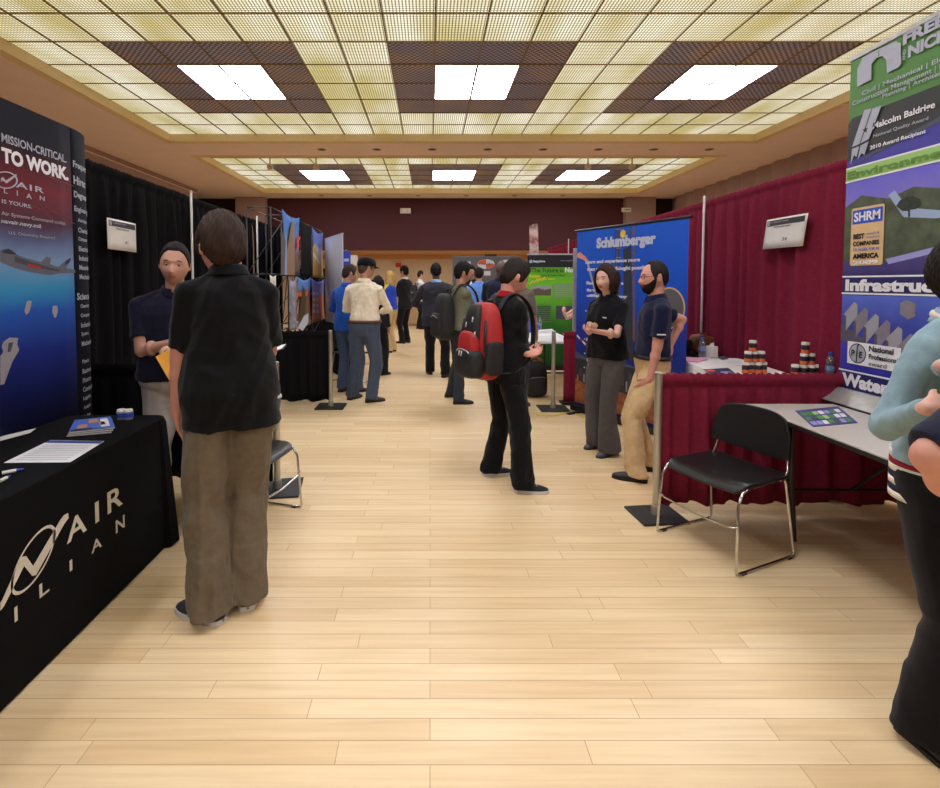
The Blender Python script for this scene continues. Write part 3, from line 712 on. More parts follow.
# night wellsite scene at the bottom
uS = WB
pn.rect(art, 0, .10, uS, .62, flat('ink_night', (40,42,54)), 2)
pn.poly(art, [(0,.62),(0,.70),(.2,.64),(.5,.70),(.9,.62),(1.2,.68),(uS,.62)], flat('ink_dusk', (70,80,110)), 2)
sand = mat('printed_orange_ground', (150,88,52), .5, var=.45, scale=14)
pn.poly(art, [(0,.10),(uS,.10),(uS,.30),(.6,.34),(.3,.30),(0,.38)], sand, 3)
for i in range(14):
    uu = .03+i*.1; hh = .03+.05*((i*7) % 5)/5
    pn.rect(art, uu, .36, uu+.02, .40+hh, [ink_orange, ink_grey, ink_beige][i % 3], 4); pn.rect(art, uu+.03, .42, uu+.075, .46+hh*1.5, steel, 3)
for i in range(6):
    pn.poly(art, [(.02+i*.045,.90-i*.03),(.065+i*.045,.87-i*.03),(.065+i*.045,.845-i*.03),(.02+i*.045,.875-i*.03)], ink_red if i % 2 else ink_white, 4)
art.obj('printed_picture', t)
pn.textpx(lt, 'Schlumberger', 597, 238, 251.5, 656.5, flat('ink_logo', (190,200,225)), 6, .06)
for s_, x0, yt, yb, x1 in (('Learn and experience more', 586,260.5,264.8,640.5),('than you ever thought possible', 587.5,267.5,272,650),('Find out why we are',587,281.5,285.5,624),("the world's best",587,288,291.5,612),('oilfield company',587,294,297.5,628),
                           ('• Train and',585.5,309,312.5,608),('to work',588,314.5,318,604),('• Early',584.5,337.5,341,593),('responsibility',587,343.5,347,612),('• Borderless',584.5,351.5,355,606),('careers',587,358,361.5,600),('• Research',584,365.5,369,604)):
    pn.textpx(lt, s_, x0, yt, yb, x1, flat('ink_pale_text', (205,212,232)), 6, .05)
lt.obj('lettering', t)

# --- pale edge post between the green poster and the blue banner
p0 = G(576, 405); hh = P(575, 248, p0.y).z
t = thing('display_post', 'slim pale grey display post at the left edge of the blue banner', 'post', (p0.x-.015,p0.y+.06,0))
MB().mat(alu_b).bb(-.022,-.02,.03,.022,.02,hh).obj('post', t, mods=[('bevel',.005)]); MB().mat(blk_rail).bb(-.16,-.08,0,.12,.08,.03).obj('foot', t, mods=[('bevel',.005)])

# --- green poster
Yg = 8.6; x0 = P(527, 300, Yg).x; ztg = P(527, 255, Yg).z; Wg = 1.15
t = thing('rollup_banner', 'bright green energy poster banner with a black header beyond the far right table', 'banner', (0,0,0))
gp = ramp_mat('green_print', [(0,(36,92,44)),(.3,(58,120,52)),(.45,(84,160,50)),(.6,(120,196,50)),(.8,(104,186,46)),(1,(76,150,40))], .3, ztg, noise=.25, nscale=3)
MB().mat(gp).bb(x0,Yg,.08,x0+Wg,Yg+.005,ztg).obj('printed_sheet', t)
MB().mat(blk_rail).bb(x0-.01,Yg-.06,0,x0+Wg+.01,Yg+.1,.08).obj('base', t); MB().mat(alu_b).bb(x0-.01,Yg-.008,ztg,x0+Wg+.01,Yg+.012,ztg+.025).obj('top_rail', t)
pn = Panel((x0,Yg,0), (1,0,0), (0,-1,0)); art = MB(); lt = MB()
pn.rect(art, 0, ztg-.21, Wg, ztg, ink_black, 1)
pn.poly(art, [(531,286),(551,286),(551,295.5),(531,295.5)], flat('photo_field', (96,86,66)), 2, True); pn.poly(art, [(531,286),(551,286),(551,288.5),(545,290),(538,288),(531,290)], ink_grey, 3, True)
pn.poly(art, [(553,283.5),(576,283.5),(576,298),(553,298)], flat('text_block', (120,160,110)), 2, True)
pn.poly(art, [(556,306),(576,306),(576,319),(556,319)], ink_slate, 2, True); pn.poly(art, [(530,305),(551,305),(551,322),(530,322)], flat('text_block2', (90,140,80)), 2, True)
for i in range(4): pn.poly(art, [(529+i*4,284-i*1.2),(533+i*4,280-i*1.2),(533.6+i*4,281-i*1.2),(529+i*4,285-i*1.2)], ink_yellow, 3, True)
pn.disc(art, *pn.uv(530.8, 261.5), .03, .03, ink_pale, 3)
for i in range(7): pn.poly(lt, [(554,285+i*1.8),(575,285+i*1.8),(575,285.6+i*1.8),(554,285.6+i*1.8)], ink_ltgreen, 4, True)
for i in range(8): pn.poly(lt, [(530.5,306.5+i*1.9),(550.5,306.5+i*1.9),(550.5,307.2+i*1.9),(530.5,307.2+i*1.9)], ink_dkgreen, 4, True)
pn.textpx(lt, 'Sapphire', 533, 260, 263, 545, ink_white, 4, .03); pn.textpx(lt, 'www.sapphire', 560, 260, 261.5, 575, ink_pale, 4, .0)
pn.textpx(lt, 'The Future is', 531, 268, 272.5, 563.5, ink_dkgreen, 4, .02); pn.textpx(lt, 'Now', 565, 267.5, 272.5, 578, ink_white, 4, .04)
pn.textpx(lt, 'Available', 529, 274.5, 277.5, 540, ink_yellow, 4, .02); pn.textpx(lt, 'Jobs & Internships', 541, 274, 277, 565, ink_dkgreen, 4); pn.textpx(lt, 'join our team', 536, 278, 280.5, 555, ink_yellow, 4)
art.obj('printed_picture', t); lt.obj('lettering', t)

# --- grey pop-up with orange oval logo
Yq = 12.2; pa, pb = P(453, 256, Yq), P(521, 256, Yq)
t = thing('popup_display', 'grey fabric pop-up display with an orange and white oval logo', 'display', (0,0,0))
gq = mat('grey_fabric', (112,112,116), .8, var=.04)
MB().mat(gq).bb(pa.x,Yq,.02,pb.x,Yq+.3,pa.z).obj('fabric_panel', t, mods=[('bevel',.03)])
MB().mat(blk_rail).bb(P(485,255,Yq).x,Yq+.02,pa.z,P(497,255,Yq).x,Yq+.15,pa.z+.04).obj('display_lamp', t)
pn = Panel((pa.x,Yq,0), (1,0,0), (0,-1,0)); art = MB(); lt = MB()
u, v = pn.uv(486, 264); pn.disc(art, u, v, .225, .135, ink_slate, 1); pn.disc(art, u, v, .21, .12, ink_white, 2)
for a0_, a1_ in ((PI/2, PI), (-PI/2, 0)):
    pts = [(u,v)]+[(u+.205*math.cos(a0_+(a1_-a0_)*i/10), v+.115*math.sin(a0_+(a1_-a0_)*i/10)) for i in range(11)]; pn.poly(art, pts, ink_orange, 3)
pn.text(lt, 'SYNAGRO', u-.17, v-.03, u+.17, v+.03, ink_slate, 4, .03)
for (a_, b_, c_, d_) in ((461.5,261.5,470.5,267.5),(503,260,513,265.5),(484,271,490.5,275.5)): pn.poly(art, [(a_,b_),(c_,b_),(c_,d_),(a_,d_)], ink_white, 2, True)
art.obj('printed_logo', t); lt.obj('lettering', t)
# --- tall narrow tilted red banner far back
p = P(533.5, 252, 10.2)
t = thing('flag_banner', 'narrow tilted red and white banner rising behind the maroon drape and green poster', 'banner', (2.95 if False else p.x+.02, 10.2, 0), 0)
tp = P(533.5, 222, 10.2).z
fb = MB().mat(ramp_mat('red_flag_print', [(0,(120,50,50)),(.3,(200,180,175)),(.5,(150,60,60)),(.7,(210,190,180)),(1,(110,40,50))], 2.0, tp, noise=.5, nscale=12))
fb.add([(-.07,0,1.0),(.13,0,1.0),(.06,0,tp-.02),(-.11,0,tp-.08)], [(0,1,2,3)]); fb.obj('printed_sheet', t, mods=[('solid',.006)])
MB().mat(alu).cone((.03,.01,.02),(-.03,.01,tp-.04),.012,.01,10).obj('pole', t, 'auto'); MB().mat(blk_rail).bb(-.15,-.15,0,.2,.15,.02).obj('foot', t)

# --- booth cards on the drapes
def card(label, quad, n, head, body, num, y_):
    t = thing('booth_card', label, 'sign', (0,0,0), 0, None)
    O_ = quad[0]; U_ = (quad[1]-quad[0]); W_ = (quad[3]-quad[0]); Lw, Lh = U_.length, W_.length
    pm = mat('card_white', (226,222,214), .4, var=.02)
    m = MB().mat(pm); m.grid(lambda u, v: O_+U_*u+W_*v+Vector(n)*(.012*math.sin(PI*u)*(1-.5*v)), 10, 4); m.obj('paper', t, True, mods=[('solid',.003,-1)])
    def fn(u, v, off):
        a, b = u/Lw, v/Lh; return O_+U_*a+W_*b+Vector(n)*(.012*math.sin(PI*min(max(a,0),1))*(1-.5*b)+off+.001)
    pn = Panel(O_, U_, n, W_, fn=fn); l = MB()
    [pn.rect(l, (.035+.0925*i)*Lw, .76*Lh, (.035+.0925*(i+1))*Lw, .94*Lh, flat('ink_bar', (52,50,58)), 1.5) for i in range(10)]; pn.rect(l, .05*Lw, .78*Lh, .12*Lw, .92*Lh, ink_silver, 2.5)
    pn.text(l, head, .15*Lw, .85*Lh, .6*Lw, .90*Lh, ink_silver, 3); pn.text(l, body, .26*Lw, .67*Lh, .9*Lw if len(body) > 14 else .68*Lw, .73*Lh, ink_black, 3, .03)
    pn.text(l, num, .60*Lw if len(body) > 14 else .52*Lw, .22*Lh, .70*Lw if len(body) > 14 else .64*Lw, .34*Lh, flat('ink_pencil', (90,88,98)), 3)
    l.obj('lettering', t); return t
X_ = XL+.09
q = [PX(108,249,X_), PX(136.5,252.5,X_), PX(136,223,X_), PX(107,217.5,X_)]
card('white booth card pinned to the left black drape beside the navy pop-up display', q, (1,0,0), 'CAREER FAIR', 'Naval Command', '41', 0)
X_ = XR-.105
q = [PX(762.5,249.5,X_), PX(802.5,246,X_), PX(805.5,213,X_), PX(767,220,X_)]
card('white booth card pinned to the right maroon drape above the jars', q, (-1,0,0), 'CAREER FAIR', 'Schlumberger', '34', 0)

# ================================================================ LEFT TABLE WITH BLACK COVER
c1 = A(163, 415, .745); TX = -1.5; TY1 = c1.y; TY0 = TY1-1.86; TXB = -2.06
t = thing('table_cover', 'floor-length black table cover with a white naval air logo on its front', 'tablecloth', (0,0,0))
tcm = mat('table_cover_black', (11,11,13), .9, var=.12, scale=50, bump=.1, bscale=400)
def tc_fn(u, v):
    # v: 0 centre of top ... rim at .35, floor at 1
    hx, hy = (TX-TXB)/2, (TY1-TY0)/2; cx_, cy_ = (TX+TXB)/2, (TY1+TY0)/2
    a = 2*PI*u; ca, sa = math.cos(a), math.sin(a); pw = lambda t_, e: math.copysign(abs(t_)**e, t_)
    e = .12; q = [pw(ca, e), pw(sa, e)]
    if v <= .35: k = v/.35; return (cx_+q[0]*hx*k, cy_+q[1]*hy*k, .745)
    k = (v-.35)/.65; z = .745-.735*k
    corner = min(abs(q[0]), abs(q[1]))**6
    out = .008+.055*k*corner+ .012*k*math.sin(a*9)*(1-corner)*abs(q[1])**8
    if k < .03: out = .0; z = .742
    return (cx_+q[0]*(hx+ (out if abs(q[0]) > .9 and corner > .5 or abs(q[1]) < .98 and False else 0))+q[0]*(.006*(k > .02)), cy_+q[1]*(hy+out), z)
m = MB().mat(tcm)
N_ = 160; rs = []
for v in (0.02,.2,.34,.35,.365,.38,.45,.55,.7,.85,1.0): rs.append([Vector(tc_fn((j+.5)/N_, v)) for j in range(N_)])
m.rings(rs); m.obj('cover', t, 'auto')
pn = Panel((TX+.0075,0,0), (0,1,0), (1,0,0)); lt = MB(); lm_ = flat('logo_print', (205,198,182))
pn.uv = lambda px, py: ((lambda q: (q.y, q.z))(PX(px, py, TX+.008)))
for ch, x0, x1, yt, yb in (('A',66,86.5,522,545),('I',94.7,98.5,503,524),('R',107,122.5,493,515),('N',115.5,124.5,521,534),('A',91,101.6,543,554.5),('I',69.3,72,561,572),('L',39,49,585,599),('I',14,17.2,608,623)):
    pn.textpx(lt, ch, x0, yt, yb, x1, lm_, 1, .015)
pn.poly(lt, [(0,603),(2,600),(21,557),(26,556),(33,566),(60,520),(64,515),(68,513),(68.5,518),(64,524),(36,575),(32,576),(24,566),(4,606),(0,611)], lm_, 1, True)
pts = [(33+ (-26.5)*math.cos(a)*.74 + (-11)*math.sin(a)*1.0 +0, 560 + 34.5*math.cos(a) - 7*math.sin(a)) for a in [2*PI*i/36 for i in range(36)]]
o_ = [pn.uv(*p_) for p_ in pts]; cu = sum(p_[0] for p_ in o_)/36; cv = sum(p_[1] for p_ in o_)/36
lt.mat(lm_); vs = [pn.at(cu+(a-cu)*k, cv+(b-cv)*k, 1) for k in (.9,1) for a, b in o_]
lt.add(vs, [(i,36+i,36+(i+1)%36,(i+1)%36) for i in range(36)])
lt.obj('logo_print', t)
# things on it
ZTB = .747
paper = mat('paper', (236,236,236), .5, var=.02); pblue = flat('paper_blue', (40,60,150)); pgrey = flat('print_grey', (165,165,172))
def sheet(label, quadpx, z, mt=paper, th=.002, lines=True, group=None, name='paper_sheet', cat_='paper', header=None):
    q = [A(x, y, z) for x, y in quadpx]; c_ = sum(q, Vector())/4
    t = thing(name, label, cat_, (c_.x,c_.y,z), 0, group); q = [p-c_ for p in q]
    MB().mat(mt).prism(q, (0,0,th)).obj('sheet', t)
    if lines:
        l = MB(); B = lambda u, v: (q[0]*(1-u)*(1-v)+q[1]*u*(1-v)+q[2]*u*v+q[3]*(1-u)*v)+Vector((0,0,th+.0008))
        if header: l.mat(header); l.add([B(.0,.86),B(1,.86),B(1,.98),B(0,.98)], [(0,1,2,3)])
        l.mat(pgrey)
        for i in range(9): l.add([B(.1,.1+i*.08),B(.9,.1+i*.08),B(.9,.12+i*.08),B(.1,.12+i*.08)], [(0,1,2,3)])
        l.obj('print_lines', t)
    return t
sheet('white information sheet with small print lying on the black covered table', [(70,462.5),(4,463),(50,440.5),(104,441.5)], ZTB, header=pblue)
sheet('folded white leaflet at the back left of the black covered table', [(0,441),(30,433),(36,428.5),(0,437)], ZTB, lines=False)
pen_b = flat('pen_blue', (30,50,150), .3)
for i, (a_, b_) in enumerate((((2,473),(24,469)),((0,481),(10,476)))):
    pa_, pb_ = A(*a_, ZTB+.008), A(*b_, ZTB+.008)
    t = thing('pen', ['blue and white pen pointing right on the black covered table, the farther one','blue and white pen at the near left of the black covered table'][i], 'pen', pa_, 0, 'pens on the black covered table')
    d_ = pb_-pa_; MB().mat(wht).cone((0,0,0),d_*.65,.007,.007,10).obj('barrel', t, 'auto'); MB().mat(pen_b).cone(d_*.65,d_,.0075,.004,10).obj('cap', t, 'auto')
# stack of magazines
q = [A(112,433,ZTB),A(66,437,ZTB),A(78,424,ZTB),A(113,421,ZTB)]; c_ = sum(q, Vector())/4
covs = [flat('cover_blue', (60,100,190)), flat('cover_tan', (190,130,90)), ink_dk]
for k in range(3):
    t = thing('magazine', ['lowest dark magazine of the small stack on the black covered table','middle magazine of the small stack on the black covered table','top magazine with a blue picture cover, stacked on the black covered table'][k], 'magazine', (c_.x,c_.y,ZTB+k*.009), .05*k, 'magazines on the black covered table')
    MB().mat(paper if k < 2 else paper).prism([(p-c_)*.98 for p in q], (0,0,.0075)).obj('pages', t)
    m_ = MB().mat(ink_dk if k < 2 else covs[0]); qq = [(p-c_)+Vector((0,0,.0076)) for p in q]
    m_.add(qq, [(0,1,2,3)] if (qq[1]-qq[0]).cross(qq[2]-qq[1]).z > 0 else [(3,2,1,0)])
    if k == 2:
        for i, (cc, u0, u1, v0, v1) in enumerate(((covs[1],.35,.6,.55,.9),(covs[1],.62,.85,.2,.5),(ink_white,.1,.3,.15,.85),(ink_black,.5,.95,0,.14),(covs[1],.2,.34,.3,.6))):
            B = lambda u, v: (qq[0]*(1-u)*(1-v)+qq[1]*u*(1-v)+qq[2]*u*v+qq[3]*(1-u)*v)+Vector((0,0,.0005))
            m_.mat(cc); m_.add([B(u0,v0),B(u1,v0),B(u1,v1),B(u0,v1)], [(0,1,2,3)])
    m_.obj('cover_page', t)
foil = flat('foil_blue', (60,90,190), .3)
for i, px in enumerate((121.5, 128.5)):
    p = A(px, 419, ZTB)
    t = thing('mint_tin', ['left','right'][i]+' one of two small blue and silver tins on the black table corner', 'tin', p, .3, 'small tins on the black covered table')
    MB().mat(mat('silver_tin', (190,192,200), .3, metal=.6)).cone((0,0,0),(0,0,.045),.022,.024,18).obj('tin', t, 'auto')
    MB().mat(foil).cone((0,0,.012),(0,0,.036),.0245,.0255,18,False).obj('label', t, 'auto'); MB().mat(wht).cone((0,0,.045),(0,0,.055),.024,.02,18).obj('lid', t, 'auto')

# ================================================================ RIGHT FRONT TABLE (bare folding table)
q1 = A(885, 464, .745); TXF = 1.97; TYB = DRA-.06
t = thing('folding_table', 'bare light grey folding table with black edge and legs at the right', 'table', (0,0,0))
lam = mat('grey_laminate', (186,180,172), .4, var=.04, scale=60)
MB().mat(lam).bb(TXF,TYB-1.83,.717,TXF+.95,TYB,.745).mat(blk).bb(TXF-.004,TYB-1.834,.715,TXF+.954,TYB+.004,.738).obj('tabletop', t, mods=[('bevel',.004)])
for yy in (TYB-.25, TYB-1.58):
    for xx in (TXF+.12, TXF+.83):
        MB().mat(blk).tube([(xx,yy,.715),(xx,yy,.4),(xx+(.03 if xx < 2.3 else -.03),yy,0)], .014, 10).obj('leg', t, 'auto')
    MB().mat(blk).cone((TXF+.13,yy,.3),(TXF+.82,yy,.3),.01,.01,8).cone((TXF+.47,yy,.3),(TXF+.47,yy+(-.4 if yy > 2 else .4),.71),.009,.009,8).obj('leg_brace', t, 'auto')
# brochure
broch = sheet('purple and green picture brochure lying on the grey folding table', [(813,427),(858,423),(838,406.5),(795,411)], .746, mt=flat('broch_violet', (66,62,130)), lines=False, name='brochure', cat_='brochure')
bq = [A(x, y, .7495)-broch.location for x, y in [(813,427),(858,423),(838,406.5),(795,411)]]
m_ = MB(); rr = random.Random(3)
for i in range(7):
    for j in range(3):
        u, v = .05+i*.13, .1+j*.28; B = lambda u, v: bq[0]*(1-u)*(1-v)+bq[1]*u*(1-v)+bq[2]*u*v+bq[3]*(1-u)*v
        m_.mat([ink_ltgreen, ink_lilac, ink_slate, ink_white, ink_green][rr.randrange(5)]); m_.add([B(u,v),B(u+.11,v),B(u+.11,v+.2),B(u,v+.2)], [(0,1,2,3)])
m_.obj('printed_pictures', broch)

# ================================================================ WHITE TABLE OF THE BLUE BANNER BOOTH
wc = mat('white_tablecloth', (228,224,222), .7, var=.03, bump=.1, bscale=120)
w0 = A(676, 357, .75); w1 = Vector((2.26, DRA+.28, .75)); d1 = (w1-w0); d1.z = 0; Lt = d1.length; d1.normalize(); p1 = Vector((-d1.y, d1.x, 0))
if p1.x < 0: p1 = -p1
Wt = .70
if True:
    far = w0+p1*Wt
    if far.x > XR-.08: Wt -= (far.x-(XR-.08))/p1.x
t = thing('folding_table', 'table under a white cloth behind the low maroon divider, with jars on it', 'table', (0,0,0))
cc = w0+d1*Lt/2+p1*Wt/2
ang = math.atan2(d1.y, d1.x)
m = MB().mat(wc); rs = []
for z, gx in ((.75,-.02),(.75,0),(.742,.004),(.6,.006),(.4,.012),(.2,.016),(.06,.022)):
    row = []
    for j in range(120):
        a = 2*PI*j/120; pw = lambda t_, e: math.copysign(abs(t_)**e, t_)
        lx = pw(math.cos(a), .14)*(Lt/2+gx); ly = pw(math.sin(a), .14)*(Wt/2+gx)
        wv = .006*math.sin(a*26)*(0.75-z)/.7
        row.append(Vector((cc.x, cc.y, z)) + d1*(lx+wv*math.cos(a)) + p1*(ly+wv*math.sin(a)))
    rs.append(row)
m.rings(rs); m.obj('tablecloth', t, 'auto')
lg = MB().mat(blk)
# jars in pyramids
jar_w = mat('jar_body', (62,36,40), .3, var=.3, scale=60); jar_lid = mat('jar_lid', (232,228,222), .35, var=.02); jl_or = flat('jar_label_orange', (216,110,50)); jl_bk = flat('jar_label_navy', (34,30,52))
def make_jar(loc, label, grp):
    t = thing('sweets_jar', label, 'jar', loc, 0, grp); n = 18
    MB().mat(jar_w).cone((0,0,0),(0,0,.062),.027,.027,n).cone((0,0,.062),(0,0,.068),.027,.022,n).obj('jar_body', t, 'auto')
    lb = MB().mat(jl_bk).cone((0,0,.030),(0,0,.056),.0278,.0278,n,False).mat(jl_or).cone((0,0,.004),(0,0,.030),.0278,.0278,n,False); lb.obj('label', t, 'auto')
    MB().mat(jar_lid).cone((0,0,.068),(0,0,.087),.028,.028,n).cone((0,0,.087),(0,0,.09),.028,.025,n).obj('lid', t, 'auto'); return t
ZJ = .752; j0 = None
def jar(loc, label, grp):
    global j0
    if j0 is None: j0 = make_jar(loc, label, grp); return j0
    return dup(j0, loc, random.uniform(-1,1), label, grp)
s1 = A(755, 373, ZJ); s2 = A(808, 376, ZJ)
J = .058
def stack(c_, rows, who, grp):
    lv = ['bottom','middle','top']
    rws = ['front','second','third']
    for k, row in enumerate(rows):
        for i, (dx, dy) in enumerate(row):
            pos = '' if len(row) == 1 else ', '+(['leftmost','second from left','third from left','rightmost'] if len(row) == 4 else ['leftmost','middle','rightmost'] if len(row) == 3 else ['left','right'])[i]
            jar((c_.x+dx*J, c_.y+dy*J, ZJ+k*.091), 'white-lidded jar, %s layer%s, %s' % (lv[k], pos, who), grp)
stack(s1, [[(-1.35,0),(-.5,.35),(.42,0),(1.35,.3)],[(-.95,.15),(0,.2),(.95,.2)],[(-.3,.2)]], 'pyramid nearer the blue banner', 'jars in the left pyramid')
stack(s2, [[(-1.5,.4),(-.6,0),(.42,.0),(1.4,.35)],[(-.45,.2),(.55,.3)],[(-.3,.25)]], 'pyramid nearer the tall green banner', 'jars in the right pyramid')
clearp = mat('clear_plastic', (205,215,225), .12, var=.0, trans=.85); capb = flat('cap_blue', (40,90,200), .35)
def bottle(loc, label, s_=1.0):
    t = thing('water_bottle', label, 'bottle', loc, 0, 'clear water bottles with blue caps')
    prof = [(0,.028),(.004,.032),(.05,.032),(.055,.030),(.10,.030),(.105,.032),(.14,.031),(.165,.020),(.18,.012),(.19,.012)]
    MB().mat(clearp).rings([[Vector((r*math.cos(2*PI*j/18)*s_, r*math.sin(2*PI*j/18)*s_, z*s_)) for j in range(18)] for z, r in prof]).obj('bottle_body', t, True)
    MB().mat(flat('bottle_label', (120,140,190))).cone((0,0,.06*s_),(0,0,.10*s_),.0325*s_,.0325*s_,18,False).obj('label', t, True)
    MB().mat(capb).cone((0,0,.185*s_),(0,0,.205*s_),.015*s_,.014*s_,14).obj('cap', t, 'auto'); return t
bottle(A(702, 357, ZJ), 'blue-capped water bottle beside the white box on the white table', 1.05)
bottle(A(830, 378, ZJ)+Vector((0,0,0)), 'blue-capped water bottle right of the right jar pyramid')
p = A(711.5, 357.5, ZJ)
t = thing('tissue_box', 'small upright white box beside the water bottle on the white table', 'box', p, .2)
MB().mat(wht).bb(-.04,-.04,0,.04,.04,.115).obj('carton', t, mods=[('bevel',.004)]); MB().mat(paper).prism([(-.03,0,.115),(.03,0,.115),(.02,0,.15),(-.01,0,.14)], (0,.004,0)).obj('tissue', t)
sheet('pink-edged folder lying at the front of the white table', [(698,362.5),(677,361),(686,357.5),(708,359.5)], ZJ, mt=flat('paper_pink', (232,160,196)), lines=False, name='folder', cat_='folder', th=.008)
sheet('white paper lying on the middle of the white table', [(735,366),(722,361),(741,359.5),(752,364)], ZJ)
sheet('small folded leaflet behind the pink folder on the white table', [(722,360),(716,357),(724,356),(729,359)], ZJ, mt=ink_slate, lines=False)
b5 = sheet('dark blue and orange picture brochure on the near corner of the white table', [(712,375),(736,374),(728,368),(703,369.5)], ZJ, mt=ink_navy, lines=False, name='brochure', cat_='brochure')
bq = [A(x, y, ZJ+.0028)-b5.location for x, y in [(712,375),(736,374),(728,368),(703,369.5)]]
B = lambda u, v: bq[0]*(1-u)*(1-v)+bq[1]*u*(1-v)+bq[2]*u*v+bq[3]*(1-u)*v
MB().mat(ink_orange).add([B(.05,.6),B(.4,.6),B(.35,.9),B(.05,.9)], [(0,1,2,3)]).mat(ink_lilac).add([B(.5,.1),B(.9,.1),B(.9,.5),B(.5,.5)], [(0,1,2,3)]).obj('printed_picture', b5)
# bags behind the table end
def lump(name, label, cat_, loc, r, m, rz=0, e=.6, extra=None, group=None):
    t = thing(name, label, cat_, loc, rz, group)
    o = MB().mat(m).sell((0,0,r[2]), r, e, e, 36, 22)
    for i, v in enumerate(o.v):
        k = 1+.06*math.sin(v[0]*31+v[2]*17)+.05*math.sin(v[1]*27-v[2]*23+2); o.v[i] = (v[0]*k, v[1]*k, v[2]*(k if v[2] > .03 else 1))
    o.obj('bag_body', t, True)
    if extra: extra(t)
    return t
leath = mat('brown_leather', (120,70,40), .5, var=.3, scale=12); bfab = mat('bag_black', (26,26,28), .6, var=.2, bump=.2)
hnd = lambda r, m: (lambda t: MB().mat(m).tube([(-r[0]*.5,0,r[2]*1.9),(-r[0]*.35,0,r[2]*2.08),(r[0]*.35,0,r[2]*2.08),(r[0]*.5,0,r[2]*1.9)], .012, 8).obj('handle', t, True))
bp_ = Vector((2.80, 5.62, .62))
t = thing('side_table', 'low dark table in the booth corner behind the white table holding the bags', 'table', (2.84,5.44,0))
MB().mat(blk).bb(-.30,-.14,.71,.28,.14,.735).obj('tabletop', t)
for xx in (-.26,.24):
    for yy in (-.11,.11): MB().mat(blk).cone((xx,yy,0),(xx,yy,.71),.015,.015,8).obj('leg', t, 'auto')
lump('shoulder_bag', 'slouching black bag behind the water bottle in the maroon booth corner', 'bag', (2.71,5.44,.736), (.14,.12,.085), bfab, extra=hnd((.14,.12,.085), bfab))
lump('handbag', 'brown leather bag behind the white table in the maroon booth corner', 'bag', (2.97,5.44,.736), (.115,.11,.10), leath, extra=hnd((.115,.11,.10), leath))

# ================================================================ CHAIRS
chrome = mat('chrome', (205,205,205), .18, metal=1.0, var=.02); seatm = mat('chair_black_plastic', (24,24,26), .38, var=.15, scale=60, bump=.03, bscale=500)
def make_chair(label, grp):
    """front = -Y local, origin on the floor under the seat centre"""
    t = thing('stacking_chair', label, 'chair', (0,0,0), 0, grp)
    def seat(u, v):
        x = (u-.5)*.47; y = -.22+.43*v; z = .445 - .018*math.cos((u-.5)*PI)*math.cos((v-.45)*2.2) - (.035*max(0, (.18-v)/.18)**2)
        rx = .235; k = 1-.12*max(0, (abs(v-.5)-.38)/.12)**2; return (x*k, y, z)
    MB().mat(seatm).grid(seat, 20, 18).obj('seat', t, True, mods=[('solid',.016),('bevel',.004)])
    def back(u, v):
        a = (u-.5)*2; w_ = .228*(1 - .16*max(0, v-.45)**1.5/.4); top = .775-.032*abs(a)**4; bot = .515+.02*a*a
        z = bot+(top-bot)*v; y = .205+.035*v - .035*a*a + .0; return (a*w_, y, z)
    MB().mat(seatm).grid(back, 20, 12).obj('backrest', t, True, mods=[('solid',.014),('bevel',.004)])
    for s_ in (-1, 1):
        x = s_*.232
        MB().mat(chrome).tube([(x*.93,.17,.437),(x*.98,-.14,.43),(x*1.0,-.20,.415),(x*1.02,-.235,.36),(x*1.07,-.255,.03),(x*1.07,-.25,.012),(x*1.07,-.23,.008),(x*1.07,.18,.008),(x*1.07,.205,.012),(x*1.06,.21,.03),(x*.97,.165,.40),(x*.94,.16,.435),(x*.93,.19,.47),(x*.86,.212,.60),(x*.84,.222,.70)], .0075, 8).obj('leg_frame', t, True)
    MB().mat(chrome).tube([(-.247,-.245,.25),(-.2,-.255,.235),(0,-.26,.225),(.2,-.255,.235),(.247,-.245,.25)], .006, 8).tube([(-.22,.13,.428),(.22,.13,.428)], .006, 8).obj('crossbar', t, True)
    g_ = MB().mat(blk)
    for s_ in (-1,1):
        for y in (-.2,.17): g_.box((s_*.248,y,.005),(.02,.03,.01))
    g_.obj('glides', t); return t
gc = 'black plastic stacking chairs with chrome frames'
fl = G(667, 531); rl = G(719, 517)
fd = (fl-rl); fd.z = 0; fd.normalize(); perp = Vector((-fd.y, fd.x, 0))
if perp.y > 0: perp = -perp
ctr = fl - fd*.235 + perp*.245 + Vector((-.048,-.012,0))
rz = math.atan2(fd.y, fd.x)+PI/2
print('chair', fl, rl, ctr, math.degrees(rz))
ch = make_chair('empty black plastic chair with chrome legs in front of the maroon divider', gc)
ch.location = (ctr.x, ctr.y, 0); ch.rotation_euler = (0,0,rz)
ff = G(301, 508); fd = Vector((.963,-.27,0)); fd.normalize(); perp = Vector((fd.y, -fd.x, 0))
if perp.y > 0: perp = -perp
ctr = ff - fd*.25 + perp*.25
dup(ch, (ctr.x, ctr.y, 0), math.atan2(fd.y, fd.x)+PI/2, 'black plastic chair half hidden behind the man in olive trousers', gc)
g = G(338, 397); dup(ch, (g.x+.02, g.y+1.1, 0), 2.6, 'far black chair between the left post and the man in blue jeans', gc)
dup(ch, (-1.68, 6.62, .0), 2.9, 'black chair whose back rises above the low black divider', gc)

